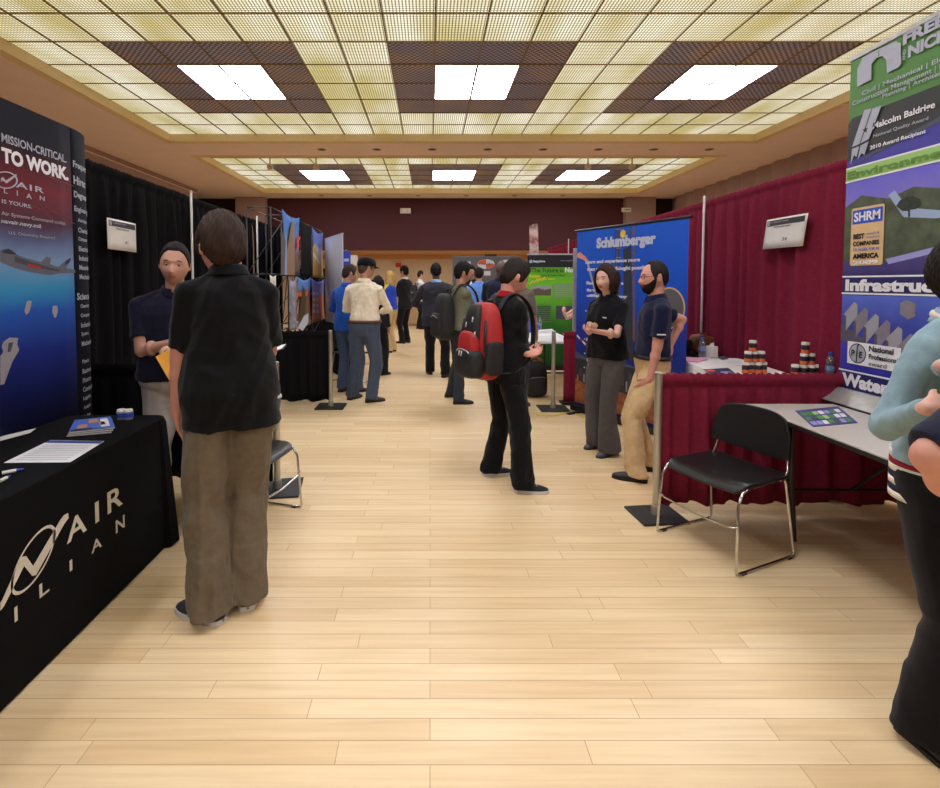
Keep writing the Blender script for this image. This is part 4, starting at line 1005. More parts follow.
# ================================================================ FAR RIGHT TABLE
t = thing('folding_table', 'white-topped folding table with papers in front of the green poster', 'table', (0,0,0))
TF = (1.22, 6.42, 1.92, 8.05)
MB().mat(mat('white_laminate', (226,224,222), .4, var=.03)).bb(TF[0],TF[1],.715,TF[2],TF[3],.745).obj('tabletop', t, mods=[('bevel',.005)])
for x in (TF[0]+.1, TF[2]-.1):
    for y in (TF[1]+.15, TF[3]-.15): MB().mat(blk).cone((x,y,0),(x,y,.715),.014,.014,10).obj('leg', t, 'auto')
MB().mat(blk).bb(TF[0]+.1,TF[1]+.14,.30,TF[2]-.1,TF[1]+.16,.32).obj('leg_brace', t)
Zq = .747
sheet('white paper near the front edge of the far right table', [(530,342),(560,340),(556,334),(535,335)], Zq)
sheet('white paper at the left of the far right table', [(520,340),(530,338),(530,334),(522,334.5)], Zq)
sheet('white flyer on the back half of the far right table', [(540,333),(556,332.5),(552,329),(540,330)], Zq)
bottle(A(539.5, 329.5, Zq), 'blue-capped water bottle on the far right table in front of the green poster', 1.05)
for i, px in enumerate((530,533.5,536)):
    p = A(px, 332.5+i*.3, Zq); t = thing('plastic_cup', '%s of the three blue cups on the far right table' % ['leftmost','middle','rightmost'][i], 'cup', p, 0, 'blue cups on the far right table')
    MB().mat(flat('cup_blue', (36,66,210), .35)).cone((0,0,0),(0,0,.13 if i else .2),.032,.042,16).obj('cup', t, 'auto'); MB().mat(flat('cup_rim', (70,100,230), .3)).cone((0,0,.13 if i else .2),(0,0,.136 if i else .206),.044,.044,16).obj('rim', t, 'auto')
t = MB().mat(mat('cardboard', (176,138,96), .8, var=.08)).bb(1.27,7.0,0,1.6,7.4,.42).obj('cardboard_box', mods=[('bevel',.004)]); tag(t, 'tan cardboard box on the floor under the far right table', 'box')
# black rucksack on the floor
def rucksack(name, label, loc, rz, m, m2, cat_='backpack', s_=1.0, group=None):
    t = thing(name, label, cat_, loc, rz, group)
    MB().mat(m).sell((0,0,.23*s_), (.155*s_,.10*s_,.23*s_), .45, .6, 32, 20, fn=lambda q: Vector((q.x*(1-.12*max(0,q.z/.23)), q.y, q.z))).obj('main_compartment', t, True)
    MB().mat(m2).sell((0,-.09*s_,.15*s_), (.125*s_,.055*s_,.13*s_), .5, .6, 28, 16).obj('front_pocket', t, True)
    z = MB().mat(alu); z.tube([(-.10*s_,-.125*s_,.26*s_),(-.05*s_,-.135*s_,.275*s_),(.05*s_,-.135*s_,.275*s_),(.10*s_,-.125*s_,.26*s_)], .003, 6); z.obj('zip', t, True)
    MB().mat(m).tube([(-.04,.03,.45*s_),(-.03,.03,.49*s_),(.03,.03,.49*s_),(.04,.03,.45*s_)], .009, 8).obj('top_handle', t, True)
    for s in (-1,1): MB().mat(m).tube([(s*.07,.09*s_,.42*s_),(s*.085,.14*s_,.36*s_),(s*.09,.15*s_,.2*s_),(s*.11,.10*s_,.06*s_)], .014, 8).obj('shoulder_strap', t, True)
    return t
g = G(537, 398)
rucksack('backpack', 'black backpack standing on the floor under the far right table', (g.x, g.y+.12, 0), .15, bfab, mat('bag_black2', (34,34,38), .6))

# ================================================================ LEFT FAR: TRUSS POP-UP WITH PHOTO PANELS
XT = -2.03
t = thing('truss_display', 'black and silver lattice pop-up frame carrying tall city photo panels', 'display', (0,0,0))
tm = mat('truss_rod', (70,70,74), .4, metal=.5)
yA_, yB_ = 6.45, 9.45; cols = 4; zr = [.06, .85, 1.62, 2.47]
fm = MB().mat(tm)
xb = XT-.32
for i in range(cols+1):
    y = yA_+(yB_-yA_)*i/cols
    for x in (XT-.01, xb): fm.tube([(x,y,0.0),(x,y,zr[-1])], .009, 6)
    for z in zr[1:]: fm.tube([(XT-.01,y,z),(xb,y,z)], .007, 6)
    if i < cols:
        y2 = yA_+(yB_-yA_)*(i+1)/cols
        for z in zr[1:]: fm.tube([(XT-.01,y,z),(XT-.01,y2,z)], .007, 6); fm.tube([(xb,y,z),(xb,y2,z)], .007, 6)
        for k in range(3): fm.tube([(xb,y,zr[k]),(XT-.02,y2,zr[k+1])], .006, 6); fm.tube([(xb,y2,zr[k]),(XT-.02,y,zr[k+1])], .006, 6)
fm.obj('lattice_frame', t, True)
def hang(y0, y1, z0, z1, m, sag=.06, ztop2=None, name='photo_panel', extra=None):
    o = MB().mat(m); zt2 = z1 if ztop2 is None else ztop2
    o.grid(lambda u, v: (XT+.03+.03*math.sin(PI*u)*(1-v), y0+(y1-y0)*(.5+(u-.5)*(1-.16*math.sin(PI*v))), z0 + ((z1*(1-u)+zt2*u) - sag*math.sin(PI*u) - z0)*v), 12, 12)
    return o.obj(name, t, True, mods=[('solid',.004)])
sky_t = ramp_mat('tower_photo', [(0,(90,80,78)),(.35,(120,100,90)),(.55,(110,150,205)),(1,(70,130,215))], 1.62, 2.47, noise=.2, nscale=2.5)
def yat(px, x=XT): return -x*500/(430-px)*.999
ya, yb_, yc_, yd = yat(281), yat(298.5), yat(311), yat(322)
hang(ya, yb_, 1.62, 2.50, sky_t); hang(yb_+.02, yc_, 1.60, 2.47, mat('black_fabric_panel', (24,24,26), .8), .03, name='black_panel')
sky2 = ramp_mat('resort_photo', [(0,(190,150,90)),(.3,(210,180,120)),(.5,(200,205,215)),(.65,(110,130,200)),(1,(80,110,205))], 1.62, 2.47, noise=.35, nscale=3)
hang(yc_+.02, yd, 1.6, 2.44, sky2)
low1 = ramp_mat('crew_photo', [(0,(190,190,200)),(.2,(110,100,80)),(.45,(150,90,60)),(.65,(90,90,110)),(.8,(110,150,215)),(1,(90,135,215))], .8, 1.6, noise=.45, nscale=5)
low2 = ramp_mat('brick_photo', [(0,(150,100,90)),(.3,(190,110,90)),(.55,(186,106,92)),(.68,(120,120,190)),(1,(100,110,200))], .8, 1.6, noise=.12, nscale=3)
hang(yat(295.5), yat(309), .82, 1.60, low1); hang(yat(309.5), yat(323), .82, 1.58, low2); hang(yat(287), yat(294.5), .82, 1.58, mat('grey_photo', (150,150,165), .5, var=.5, scale=9))
hang(yat(268), yat(274), .9, 1.6, wht, .02, name='white_strip')
art = MB(); pt = Panel((XT+.063,0,0), (0,1,0), (1,0,0)); pt.uv = lambda px, py: ((lambda q: (q.y, q.z))(PX(px, py, XT+.066)))
twr = flat('tower_tan', (150,120,88)); 
pt.poly(art, [(287,275),(287,252),(289,238),(291.5,225),(293,219.5),(294.5,224),(295,275)], twr, 1, True)
pt.poly(art, [(281,275),(281.2,240),(283.5,231),(286,242),(286.5,275)], flat('tower_grey', (92,92,98)), 1, True)
pt.poly(art, [(284.5,275),(286,236),(287,236),(287,275)], ink_pale, 2, True)
pt.poly(art, [(313,275),(313,247),(316,243),(318,262),(321,266),(321,275)], flat('resort_tan', (206,166,92)), 1, True); pt.poly(art, [(313.5,252),(320,262),(320,265),(313.5,256)], ink_white, 2, True)
for i in range(4):
    for j in range(2): pt.poly(art, [(313+j*3.5,292+i*6),(315+j*3.5,292+i*6),(315+j*3.5,295+i*6),(313+j*3.5,295+i*6)], ink_pale, 1, True)
pt.poly(art, [(301,303),(303,289),(304,287),(305.5,290),(306.5,300),(304,316),(299,322),(299,316)], flat('ink_olive_dk', (84,72,44)), 1, True); pt.poly(art, [(298,293),(302,291),(302,296),(298,297)], ink_orange, 2, True); pt.poly(art, [(305,293),(308.5,289),(308.5,293),(306,297)], ink_orange, 2, True)
pt.poly(art, [(298,328),(304,316),(308.5,313),(308.5,322),(303,331)], ink_white, 1, True)
art.obj('printed_picture', t)
art = MB(); pt = Panel((XT+.07,0,0), (0,1,0), (1,0,0)); pt.uv = lambda px, py: ((lambda q: (q.y, q.z))(PX(px, py, XT+.07)))
pt.poly(art, [(297,236),(301,237),(299,241),(299,247),(296.5,251)], flat('logo_red', (220,50,36)), 1, True); art.obj('red_logo', t)
# white pop-up and black skirted table
a_, b_ = Vector((-1.93,9.2,0)), Vector((-1.43,8.15,0))
dd = (b_-a_); Lp = dd.length; dd.normalize(); nn = Vector((-dd.y, dd.x, 0))
t = thing('panel_display', 'pale grey folding display, blank side showing, left of the man in the black cap', 'display', (0,0,0))
pg_ = mat('pale_grey_panel', (186,188,196), .5, var=.02)
z0p, z1p = .80, P(340, 234, b_.y).z
for k in range(2):
    m_ = MB().mat(pg_); s0, s1_ = k*Lp/2+.006, (k+1)*Lp/2-.006
    m_.prism([a_+dd*s0+Vector((0,0,z0p)), a_+dd*s1_+Vector((0,0,z0p)), a_+dd*s1_+Vector((0,0,z1p)), a_+dd*s0+Vector((0,0,z1p))], nn*.025); m_.obj('panel', t, mods=[('bevel',.004)])
MB().mat(alu_b).prism([a_+Vector((0,0,z1p)), b_+Vector((0,0,z1p)), b_+Vector((0,0,z1p+.02)), a_+Vector((0,0,z1p+.02))], nn*.03).obj('edge_trim', t)
t = MB().mat(black_cloth); cx_ = (a_+b_)/2; ang = math.atan2(dd.y, dd.x)
t.box((cx_.x+.06,cx_.y+.03,.4),(Lp+.02,.36,.79), ang); o = t.obj('skirted_table', mods=[('bevel',.02,3)]); tag(o, 'black skirted table carrying the pale grey folding display', 'table')
# blue banner and cards beyond
pz = P(346, 272, 10.8)
t = thing('banner', 'small blue banner hanging beyond the pale grey display', 'banner', (pz.x,10.8,0))
h0, h1 = P(346,281,10.8).z, P(346,251,10.8).z
MB().mat(flat('banner_blue', (30,60,180))).bb(-.10,-.01,h0+.25,.10,.01,h1).mat(flat('banner_photo', (96,120,150))).bb(-.10,-.01,1.0,.02,.01,h0+.25).mat(ink_brown).bb(.02,-.01,1.0,.10,.01,h0+.25).obj('printed_sheet', t)
MB().mat(alu).cone((0,.02,.02),(0,.02,h1+.03),.012,.012,8).obj('pole', t); MB().mat(blk_rail).bb(-.14,-.1,0,.14,.12,.02).obj('foot', t)
pn = Panel((pz.x,10.79,0), (1,0,0), (0,-1,0)); l = MB(); pn.text(l, 'iCAREERS', -.07, h0+.42, .07, h0+.48, ink_white, 2, .03); lo_ = l.obj('lettering', None); lo_.parent = t; lo_.matrix_parent_inverse = Matrix.Translation((-pz.x,-10.8,0))
pz = P(353.5, 259, 11.5)
t = thing('sign_stand', 'small white card on a thin stand beside the small blue banner', 'sign', (pz.x,11.5,0))
MB().mat(wht).bb(-.09,-.01,pz.z-.15,.09,.01,pz.z+.09).obj('card', t); MB().mat(alu).cone((0,.02,.02),(0,.02,pz.z),.01,.01,8).obj('pole', t); MB().mat(blk_rail).bb(-.12,-.12,0,.12,.12,.02).obj('foot', t)
# counter with cloth at the alcove
cg = P(413, 305, 16)
t = thing('folding_table', 'small pale table at the far end by the cream alcove', 'table', (P(412,300,17.8).x, 17.8, 0))
MB().mat(wht).bb(-.6,-.3,.72,.6,.3,.75).obj('tabletop', t)
MB().mat(mat('tan_skirt', (186,156,116), .8)).bb(-.58,-.28,.05,.58,.28,.72).obj('table_skirt', t)
t = MB().mat(redm).bb(-.11,-.02,-.09,.11,.02,.09).obj('wall_bell'); pz = P(398.5, 265, 19.95); t.location = (pz.x,19.93,pz.z); tag(t, 'small red fire alarm on the far cream alcove wall', 'alarm')
# ================================================================ PEOPLE
def remesh(mb, voxel):
    me = mb.mesh('tmp'); o = bpy.data.objects.new('tmp', me); COL.objects.link(o)
    r = o.modifiers.new('r', 'REMESH'); r.mode = 'VOXEL'; r.voxel_size = voxel; r.adaptivity = 0
    dg = bpy.context.evaluated_depsgraph_get(); dg.update()
    m2 = bpy.data.meshes.new_from_object(o.evaluated_get(dg))
    bpy.data.objects.remove(o); bpy.data.meshes.remove(me); return m2
def get_v(me):
    a = np.empty(len(me.vertices)*3); me.vertices.foreach_get('co', a); return a.reshape(-1, 3)
def set_v(me, v): me.vertices.foreach_set('co', v.ravel()); me.update()
def laplace(me, V, w, it):
    e = np.empty(len(me.edges)*2, dtype=np.int64); me.edges.foreach_get('vertices', e); e = e.reshape(-1, 2)
    n = len(V); deg = np.bincount(e.ravel(), minlength=n).astype(float); deg[deg == 0] = 1
    for k in range(it):
        A_ = np.zeros_like(V)
        for c_ in range(3):
            A_[:, c_] = np.bincount(e[:, 0], weights=V[e[:, 1], c_], minlength=n) + np.bincount(e[:, 1], weights=V[e[:, 0], c_], minlength=n)
        V = V + (A_/deg[:, None]-V)*w[:, None]
    return V
def normals(me):
    me.update(); a = np.empty(len(me.vertices)*3); me.vertices.foreach_get('normal', a); return a.reshape(-1, 3)
def folds(V, amp, freq, seed, st=(1,1,.4)):
    r = np.random.RandomState(seed); q = V*np.array(st)*freq; out = np.zeros(len(V))
    for i in range(5):
        k = r.randn(3); k /= np.linalg.norm(k); m_ = r.randn(3); m_ /= np.linalg.norm(m_); f = 1+.55*i
        out += (1-2*np.abs(np.sin(q@k*f + 1.6*np.sin(q@m_*.7*f+r.rand()*6) + r.rand()*6)))/(1+.45*i)
    return amp*out/2.2
def sstep(a, b, x):
    t = np.clip((x-a)/(b-a), 0, 1); return t*t*(3-2*t)

from mathutils.bvhtree import BVHTree
def tuck_in(inner, outer, lo=-9, gap=.006, reach=.03, skip=()):
    """keep an under-layer below the garment that covers it"""
    me, mo = inner.data, outer.data
    vo = [v.co.copy() for v in mo.vertices]; bv = BVHTree.FromPolygons(vo, [tuple(p.vertices) for p in mo.polygons])
    x = get_v(me); n = normals(me); z = get_v(mo)[:,2]; z0, z1 = max(lo, z.min()), z.max()
    ok = (x[:,2] > z0) & (x[:,2] < z1)
    for a_, b_, r_ in skip:
        a_, b_ = np.array(a_), np.array(b_); d_ = b_-a_; t_ = np.clip(((x-a_)@d_)/max(d_@d_, 1e-9), 0, 1); ok &= np.linalg.norm(x-(a_+t_[:,None]*d_), axis=1) > r_
    for i in np.nonzero(ok)[0]:
        p = Vector(x[i]); l_, nn, _, d = bv.find_nearest(p, .06)
        if l_ is None: continue
        s_ = (p-l_).dot(nn)
        if s_ > -gap and s_ < reach and nn.dot(Vector(n[i])) > .25: x[i] = l_-nn*gap
    set_v(me, x)
HA, HB, HC = .075, .097, .119
def head_pts(az, el, off=0.0):
    """az 0 = face front (+Y), el up; returns points on the head surface (metres, head centre origin)"""
    ce, se = np.cos(el), np.sin(el)
    x = (HA+off)*ce*np.sin(az); y = (HB+off)*ce*np.cos(az); z = (HC+off)*se
    lo = np.clip(-z/HC, 0, 1.1)
    x = x*(1-.27*lo**1.5); x = x*(1-.05*sstep(.03, .12, z))
    y = np.where(y > 0, y*(1-.06*lo**2)+.012*lo, y*(1-.38*sstep(.02, .11, -z)))
    fr = sstep(.0, .05, y)
    y = y + fr*(.0045*np.exp(-((z-.020)/.010)**2)*sstep(.062,.03,np.abs(x)) - .0095*np.exp(-((np.abs(x)-.031)/.015)**2-((z+.004)/.012)**2))
    nz = np.where(z > .012, 0, np.where(z > -.042, (0.012-z)/.054, np.clip((z+.056)/.014, 0, 1)))
    wn = .0095+.006*sstep(0, -.04, z)
    y = y + fr*.024*nz*np.exp(-(x/wn)**2)
    y = y + fr*.007*np.exp(-((z+.058)/.02)**2)*np.exp(-(x/.028)**2)
    y = y + fr*np.exp(-(x/.024)**2)*(.0055*np.exp(-((z+.063)/.0042)**2)+.0065*np.exp(-((z+.0745)/.0050)**2)-.004*np.exp(-((z+.0685)/.0022)**2))
    y = y + fr*.008*np.exp(-((z+.104)/.014)**2-(x/.024)**2)
    x = x + np.sign(x)*fr*.004*np.exp(-((np.abs(x)-.05)/.02)**2-((z+.028)/.02)**2)
    return np.stack([x, y, z], -1)
def head_grid(nu, nv, offn=None, rng=None):
    az, el = np.meshgrid(np.linspace(0, 2*PI, nu, endpoint=False), np.linspace(-PI/2+.02, PI/2-.02, nv))
    if offn is None: return head_pts(az, el)
    base = head_pts(az, el); d = base/np.linalg.norm(base, axis=-1, keepdims=True)
    azs = np.where(az > PI, 2*PI-az, az); t = offn(np.degrees(azs), base[..., 2], az, base)
    return base + d*t[..., None]
HAIR = {
 'short': dict(pts=[(0,.066),(30,.066),(50,.052),(62,.02),(74,-.02),(84,-.03),(92,.022),(104,.03),(114,-.03),(135,-.06),(180,-.078)], top=.017, side=.009),
 'receding': dict(pts=[(0,.088),(25,.095),(45,.088),(58,.04),(70,.0),(80,-.03),(92,.02),(104,.028),(114,-.03),(135,-.06),(180,-.075)], top=.012, side=.008),
 'thick': dict(pts=[(0,.062),(30,.06),(50,.045),(62,.01),(74,-.03),(84,-.035),(92,.015),(104,.02),(112,-.04),(135,-.075),(180,-.088)], top=.027, side=.016),
 'buzz': dict(pts=[(0,.072),(30,.072),(50,.055),(62,.03),(74,.0),(84,-.02),(92,.02),(104,.03),(114,-.02),(135,-.05),(180,-.06)], top=.010, side=.006),
 'bob': dict(pts=[(0,.070),(14,.068),(30,.060),(48,.035),(60,-.02),(70,-.07),(85,-.10),(180,-.10)], top=.019, side=.016),
}
def hair_obj(kind, M, s, m, parent, seed=0, name='hair', beard=False):
    nu, nv = 120, 84
    if beard:
        def offn(a, z, az, b):
            x = np.abs(b[..., 0]); y = b[..., 1]
            up = np.interp(a, [0,20,40,60,78,88], [-.052,-.052,-.052,-.035,-.005,.0])
            mk = sstep(0, .012, up-z)*sstep(92, 82, a)
            mouth = np.exp(-(x/.024)**4-((z+.070)/.009)**4)
            return -.007 + (.007+.013+.004*np.sin(az*40)*np.sin(z*400))*mk*(1-.95*mouth)
    else:
        h = HAIR[kind]; xs = [p[0] for p in h['pts']]; ys = [p[1] for p in h['pts']]
        def offn(a, z, az, b):
            thr = np.interp(a, xs, ys); mk = np.clip((z-thr)/.014, 0, 1)**.6
            th = h['side']+(h['top']-h['side'])*sstep(0, .09, z)
            tuft = .16*np.sin(az*17+z*90+seed)*np.sin(z*140+az*9)+.1*np.sin(az*41+seed*2+z*60)
            return -.008 + mk*(.008+th*(1+tuft))
    g = head_grid(nu, nv, offn)
    mb = MB().mat(m); vs = g.reshape(-1, 3)*s; vs = [M @ Vector(p) for p in vs]
    fs = [(j*nu+i, j*nu+(i+1)%nu, (j+1)*nu+(i+1)%nu, (j+1)*nu+i) for j in range(nv-1) for i in range(nu)]
    fs.append(tuple(reversed(range(nu)))); fs.append(tuple((nv-1)*nu+i for i in range(nu)))
    mb.add(vs, fs)
    return mb
def hair_fall(mb, M, s, z_end, seed=0, a0=58, flare=1.0):
    """longer hair hanging around the back and sides, a thick closed shell"""
    na, nz = 44, 14
    def pt(i, j, o):
        a = math.radians(a0+(360-2*a0)*i/na); t = j/nz; z = .065+(z_end-.065)*t
        back = (1-math.cos(a))/2; e = min(i, na-i)/na*10; e = min(1, e)
        r = 1+.14*math.sin(PI*min(t*1.15,1))*flare - .22*max(0, t-.55)*back*1.0
        th = (.014 if o else -.012)*(.3+.7*e)*(1-.6*t*t)
        k = .004*math.sin(i*1.9+seed)
        R_ = (HA+.010)*r+th+k; Rb = (HB+.008)*r+th+k
        dz = .012*math.sin(i*.7+seed) if j == nz else 0
        return M @ (Vector((R_*math.sin(a), Rb*math.cos(a)-.004, z+dz))*s)
    rs = []
    for i in range(na+1):
        rs.append([pt(i, j, 1) for j in range(nz+1)]+[pt(i, j, 0) for j in range(nz, -1, -1)])
    mb.rings(rs)

TORSO_M = [(.84,.10,.09,0),(.90,.160,.105,-.005),(.96,.168,.11,-.005),(1.03,.156,.10,0),(1.10,.146,.092,.005),(1.18,.150,.098,.008),(1.27,.164,.108,.008),(1.35,.172,.108,.003),(1.41,.166,.094,-.005),(1.45,.132,.076,-.01),(1.485,.085,.062,-.008),(1.52,.057,.056,0),(1.61,.053,.056,.006)]
TORSO_F = [(.84,.10,.09,0),(.90,.165,.105,-.008),(.96,.170,.11,-.008),(1.03,.148,.096,0),(1.10,.126,.083,.005),(1.18,.132,.092,.008),(1.27,.146,.118,.018),(1.35,.152,.104,.008),(1.41,.146,.086,-.003),(1.45,.115,.068,-.008),(1.485,.070,.054,-.006),(1.52,.047,.048,0),(1.61,.044,.048,.006)]
SKINS = {'fair':(214,168,150),'tan':(188,140,116),'ruddy':(206,146,126),'brown':(84,58,46),'olive':(186,138,110)}
def ik(a, t, l1, l2, hint):
    a, t = Vector(a), Vector(t); d = t-a; L_ = min(d.length, (l1+l2)*.999); dn = d.normalized(); t = a+dn*L_
    c_ = (l1*l1+L_*L_-l2*l2)/(2*L_); h = math.sqrt(max(l1*l1-c_*c_, 0)); hv = Vector(hint); hv = (hv-hv.dot(dn)*dn)
    hv = hv.normalized() if hv.length > 1e-4 else Vector((0,-1,0)); return a+dn*c_+hv*h, t
PEOPLE = {}
def human(label, base, yaw, H=1.78, sex='m', w=1.0, fat=0.0, feet=None, hip=(0,0,0), lean=0, side=0, twist=0, head=(0,0,0),
          hands=None, elbows=None, hdir=None, curl=.5, skin='tan', hair='short', hair_rgb=(40,30,24), fall=None, beard=False, glasses=False,
          top='polo', top_rgb=(30,34,60), hem=.86, tuck=False, sleeve=.62, collar=True, head_s=1.05, neck_dz=0.0, neck_dx=0.0, collar_rgb=None, shirt_rgb=None,
          leg_rgb=(60,60,62), leg_w=1.0, hem_w=1.0, belt=None, shoe_rgb=(24,22,22), sole_rgb=(30,28,28), voxel=.010, cap=False,
          group=None, open_v=False, fold=1.0, sneaker=False, key=None, skirt=False, stripe=None, world_hands=False, cord=False, hand_s=1.0, smooth_it=5):
    s = H/1.78; yr_ = math.radians(yaw); seed = int(abs(base[0]*1000)+abs(base[1]*77)) % 9999
    body_me_mats = [mat('skin_'+skin, SKINS[skin], .5, var=.05, scale=8), flat('lips_'+('f' if sex == 'f' else 'm'), tuple(int(v*k) for v, k in zip(SKINS[skin], (.86,.74,.74) if sex == 'm' else (.86,.60,.62))), .4)]
    inv = Matrix.Rotation(-yr_, 3, 'Z'); bv = Vector((base[0], base[1], 0))
    loc = lambda W: inv @ (Vector(W)-bv)
    feet = feet or ((-.11,0,8),(.11,0,-8))
    if feet and len(feet[0]) == 4:   # world x,y,_,yaw
        feet = tuple((*(loc((f[0],f[1],0)).xy), f[3]-yaw) for f in feet)
    hc = Vector((hip[0], hip[1], -hip[2]))
    la, sa_, tw = math.radians(lean), math.radians(side), math.radians(twist)
    def T(p):
        p = Vector(p); t = float(sstep(.90, 1.12, p.z)); q = p-Vector((0,0,.95))
        R = Matrix.Rotation(tw*t, 3, 'Z') @ Matrix.Rotation(-la*t, 3, 'X') @ Matrix.Rotation(sa_*t, 3, 'Y')
        return (R @ q + Vector((0,0,.95)) + hc)*s
    def T4():
        R = Matrix.Rotation(tw, 4, 'Z') @ Matrix.Rotation(-la, 4, 'X') @ Matrix.Rotation(sa_, 4, 'Y')
        return Matrix.Scale(s, 4) @ Matrix.Translation(hc+Vector((0,0,.95))) @ R @ Matrix.Translation((0,0,-.95))
    hy, hp, hr = [math.radians(v) for v in head]
    piv = Vector((0,-.005,1.575))
    MH = T4() @ Matrix.Translation(piv) @ Matrix.Rotation(hy, 4, 'Z') @ Matrix.Rotation(-hp, 4, 'X') @ Matrix.Rotation(hr, 4, 'Y') @ Matrix.Scale(head_s, 4) @ Matrix.Translation(Vector((neck_dx,.022,1.659+neck_dz))-piv)
    HT = (lambda p: MH @ Vector(p))
    tors = TORSO_M if sex == 'm' else TORSO_F
    sw = (.178 if sex == 'm' else .150)*w; ar = 1.0 if sex == 'm' else .82
    def tor(z, g=0.0, hang=0.0):
        zs = [r[0] for r in tors]; hw = np.interp(z, zs, [r[1] for r in tors])*w; hd = np.interp(z, zs, [r[2] for r in tors])*(w*.5+.5); yo = np.interp(z, zs, [r[3] for r in tors])
        b_ = fat*math.exp(-((z-1.03)/.17)**2); hw += b_*.55; hd += b_; yo += b_*.35
        if z > 1.47: hw = hw/w
        if hang and z < 1.22:
            hw = max(hw, hang*.163*w+b_*.5); hd = max(hd, hang*.105)
        return hw+g, hd+g, yo
    hipR = .100*(.5+.5*leg_w)*(.5+.5*w)
    def ring(z, g=0, hang=0, n=32):
        hw, hd, yo = tor(z, g, hang); e = .86
        if hang and z < 1.2:
            k = float(sstep(1.2, .98, z)); hw += k*max(0, .088+hipR+.016-hw); hd += k*max(0, hipR+.026-hd)
        return [T((hw*math.copysign(abs(math.cos(a))**e, math.cos(a)), yo+hd*math.copysign(abs(math.sin(a))**e, math.sin(a)), z)) for a in [2*PI*i/n for i in range(n)]]
    # joints
    sh = [T((q*sw, -.008, 1.402)) for q in (-1, 1)]
    hj = [Vector((q*.088, 0, .90))*s + hc*s for q in (-1, 1)]
    an = [Vector((feet[i][0], feet[i][1], .085*s)) for i in (0, 1)]; kn = []
    for i in (0, 1):
        fy = math.radians(feet[i][2]); k_, e_ = ik(hj[i], an[i], .425*s, .405*s, (-math.sin(fy), math.cos(fy), 0)); kn.append(k_)
    hands = hands or (None, None); elbows = elbows or ((-.6,-.5,-.1),(.6,-.5,-.1)); hdir = hdir or (None, None)
    el, wr = [], []
    for i, q in ((0,-1),(1,1)):
        t = hands[i]
        if t is None: t = T((q*(sw+.065), .03, .84)) ; t = Vector(t)
        elif world_hands or len(t) == 4: t = loc(t[:3])
        else: t = Vector(t)*s
        e_, w_ = ik(sh[i], t, .295*s, .255*s, elbows[i]); el.append(e_); wr.append(w_)
    # ---- body
    b = MB(); n = 24
    b.rings([ring(z) for z in (.84,.87,.90,.93,.96,1.0,1.03,1.07,1.10,1.14,1.18,1.22,1.27,1.31,1.35,1.38,1.41,1.43,1.45,1.465,1.485,1.50,1.52,1.56,1.61)])
    g_ = head_grid(110, 90); nu, nv = 110, 90
    b.add([HT(p) for p in g_.reshape(-1, 3)], [(j*nu+i, j*nu+(i+1)%nu, (j+1)*nu+(i+1)%nu, (j+1)*nu+i) for j in range(nv-1) for i in range(nu)]+[tuple(reversed(range(nu))), tuple((nv-1)*nu+i for i in range(nu))])
    b.capsule(T((0,-.008,1.50)), HT((0,-.028,-.03)), .052*s*(1 if sex == 'm' else .84), .053*s*(1 if sex == 'm' else .84), 20)
    R3 = MH.to_3x3().normalized()
    for q in (-1, 1):
        Rr = R3 @ Matrix.Rotation(q*-.35, 3, 'Z'); b.ell(HT((q*.077,-.012,-.008)), (.007*s,.016*s,.030*s), 14, 10, Rr); b.ell(HT((q*.076,-.004,-.026)), (.006*s,.009*s,.010*s), 10, 8, Rr)
    soft = []
    for i, q in ((0,-1),(1,1)):
        b.ell(sh[i], (.054*s*ar,.052*s*ar,.052*s*ar), 18, 12); b.capsule(T((q*.035,-.012,1.484)), sh[i], .034*s, .040*s*ar, 16)
        b.capsule(sh[i], el[i], .052*s*ar, .041*s*ar, 18); b.capsule(el[i], wr[i], .038*s*ar, .026*s*ar, 18)
        m1 = el[i].lerp(wr[i], .28); b.ell(m1, (.0405*s*ar,.0405*s*ar,.05*s), 14, 8)
        fd_ = (wr[i]-el[i]).normalized()
        nrm = Vector((-q, 0, 0)) if hands[i] is None else Vector((-q*.5, 0, -.8))
        hd_ = fd_.copy(); cu_ = curl
        if hdir[i] is not None:
            hd_ = Vector(hdir[i][0]).normalized(); nrm = Vector(hdir[i][1])
            if len(hdir[i]) > 2: cu_ = hdir[i][2]
        nrm = (nrm-nrm.dot(hd_)*hd_).normalized(); lat = hd_.cross(nrm).normalized()
        fwd_side = lat if (lat.y*1.0 + lat.z*.5) > 0 else -lat   # thumb side: forward / up
        hs = s*.96*hand_s*(1 if sex == 'm' else .9); W0 = wr[i]; r_ = max(.0088*hs, voxel*.95)
        pc = W0+hd_*.048*hs
        R_ = Matrix((fwd_side, nrm, hd_)).transposed(); b.sell(pc, (.040*hs, .0145*hs, .052*hs), .6, .6, 18, 12, R_)
        b.capsule(W0-fd_*.02*s, W0+hd_*.02*hs, .026*s*ar, .024*hs, 14)
        soft.append((W0, .21*hs))
        for k, (lt_, ln) in enumerate(((.030,.068),(.010,.077),(-.010,.072),(-.029,.057))):
            p = W0+hd_*(.090-.004*abs(k-1.2))*hs+fwd_side*lt_*hs; d_ = (hd_+fwd_side*lt_*3).normalized(); a_ = 0
            for seg, fr_ in enumerate((.45,.30,.25)):
                a_ += cu_*(.75+.12*k)*(1 if seg else .7); dd_ = (d_*math.cos(a_)+nrm*math.sin(a_)).normalized(); p2 = p+dd_*ln*fr_*hs
                b.capsule(p, p2, r_*(1-.07*seg), r_*(.93-.07*seg), 10, k=2); p = p2
        p = W0+hd_*.026*hs+fwd_side*.026*hs; d_ = (hd_*.72+fwd_side*.62+nrm*.30).normalized(); p2 = p+d_*.038*hs; b.capsule(p, p2, r_*1.35, r_*1.15, 10, k=2)
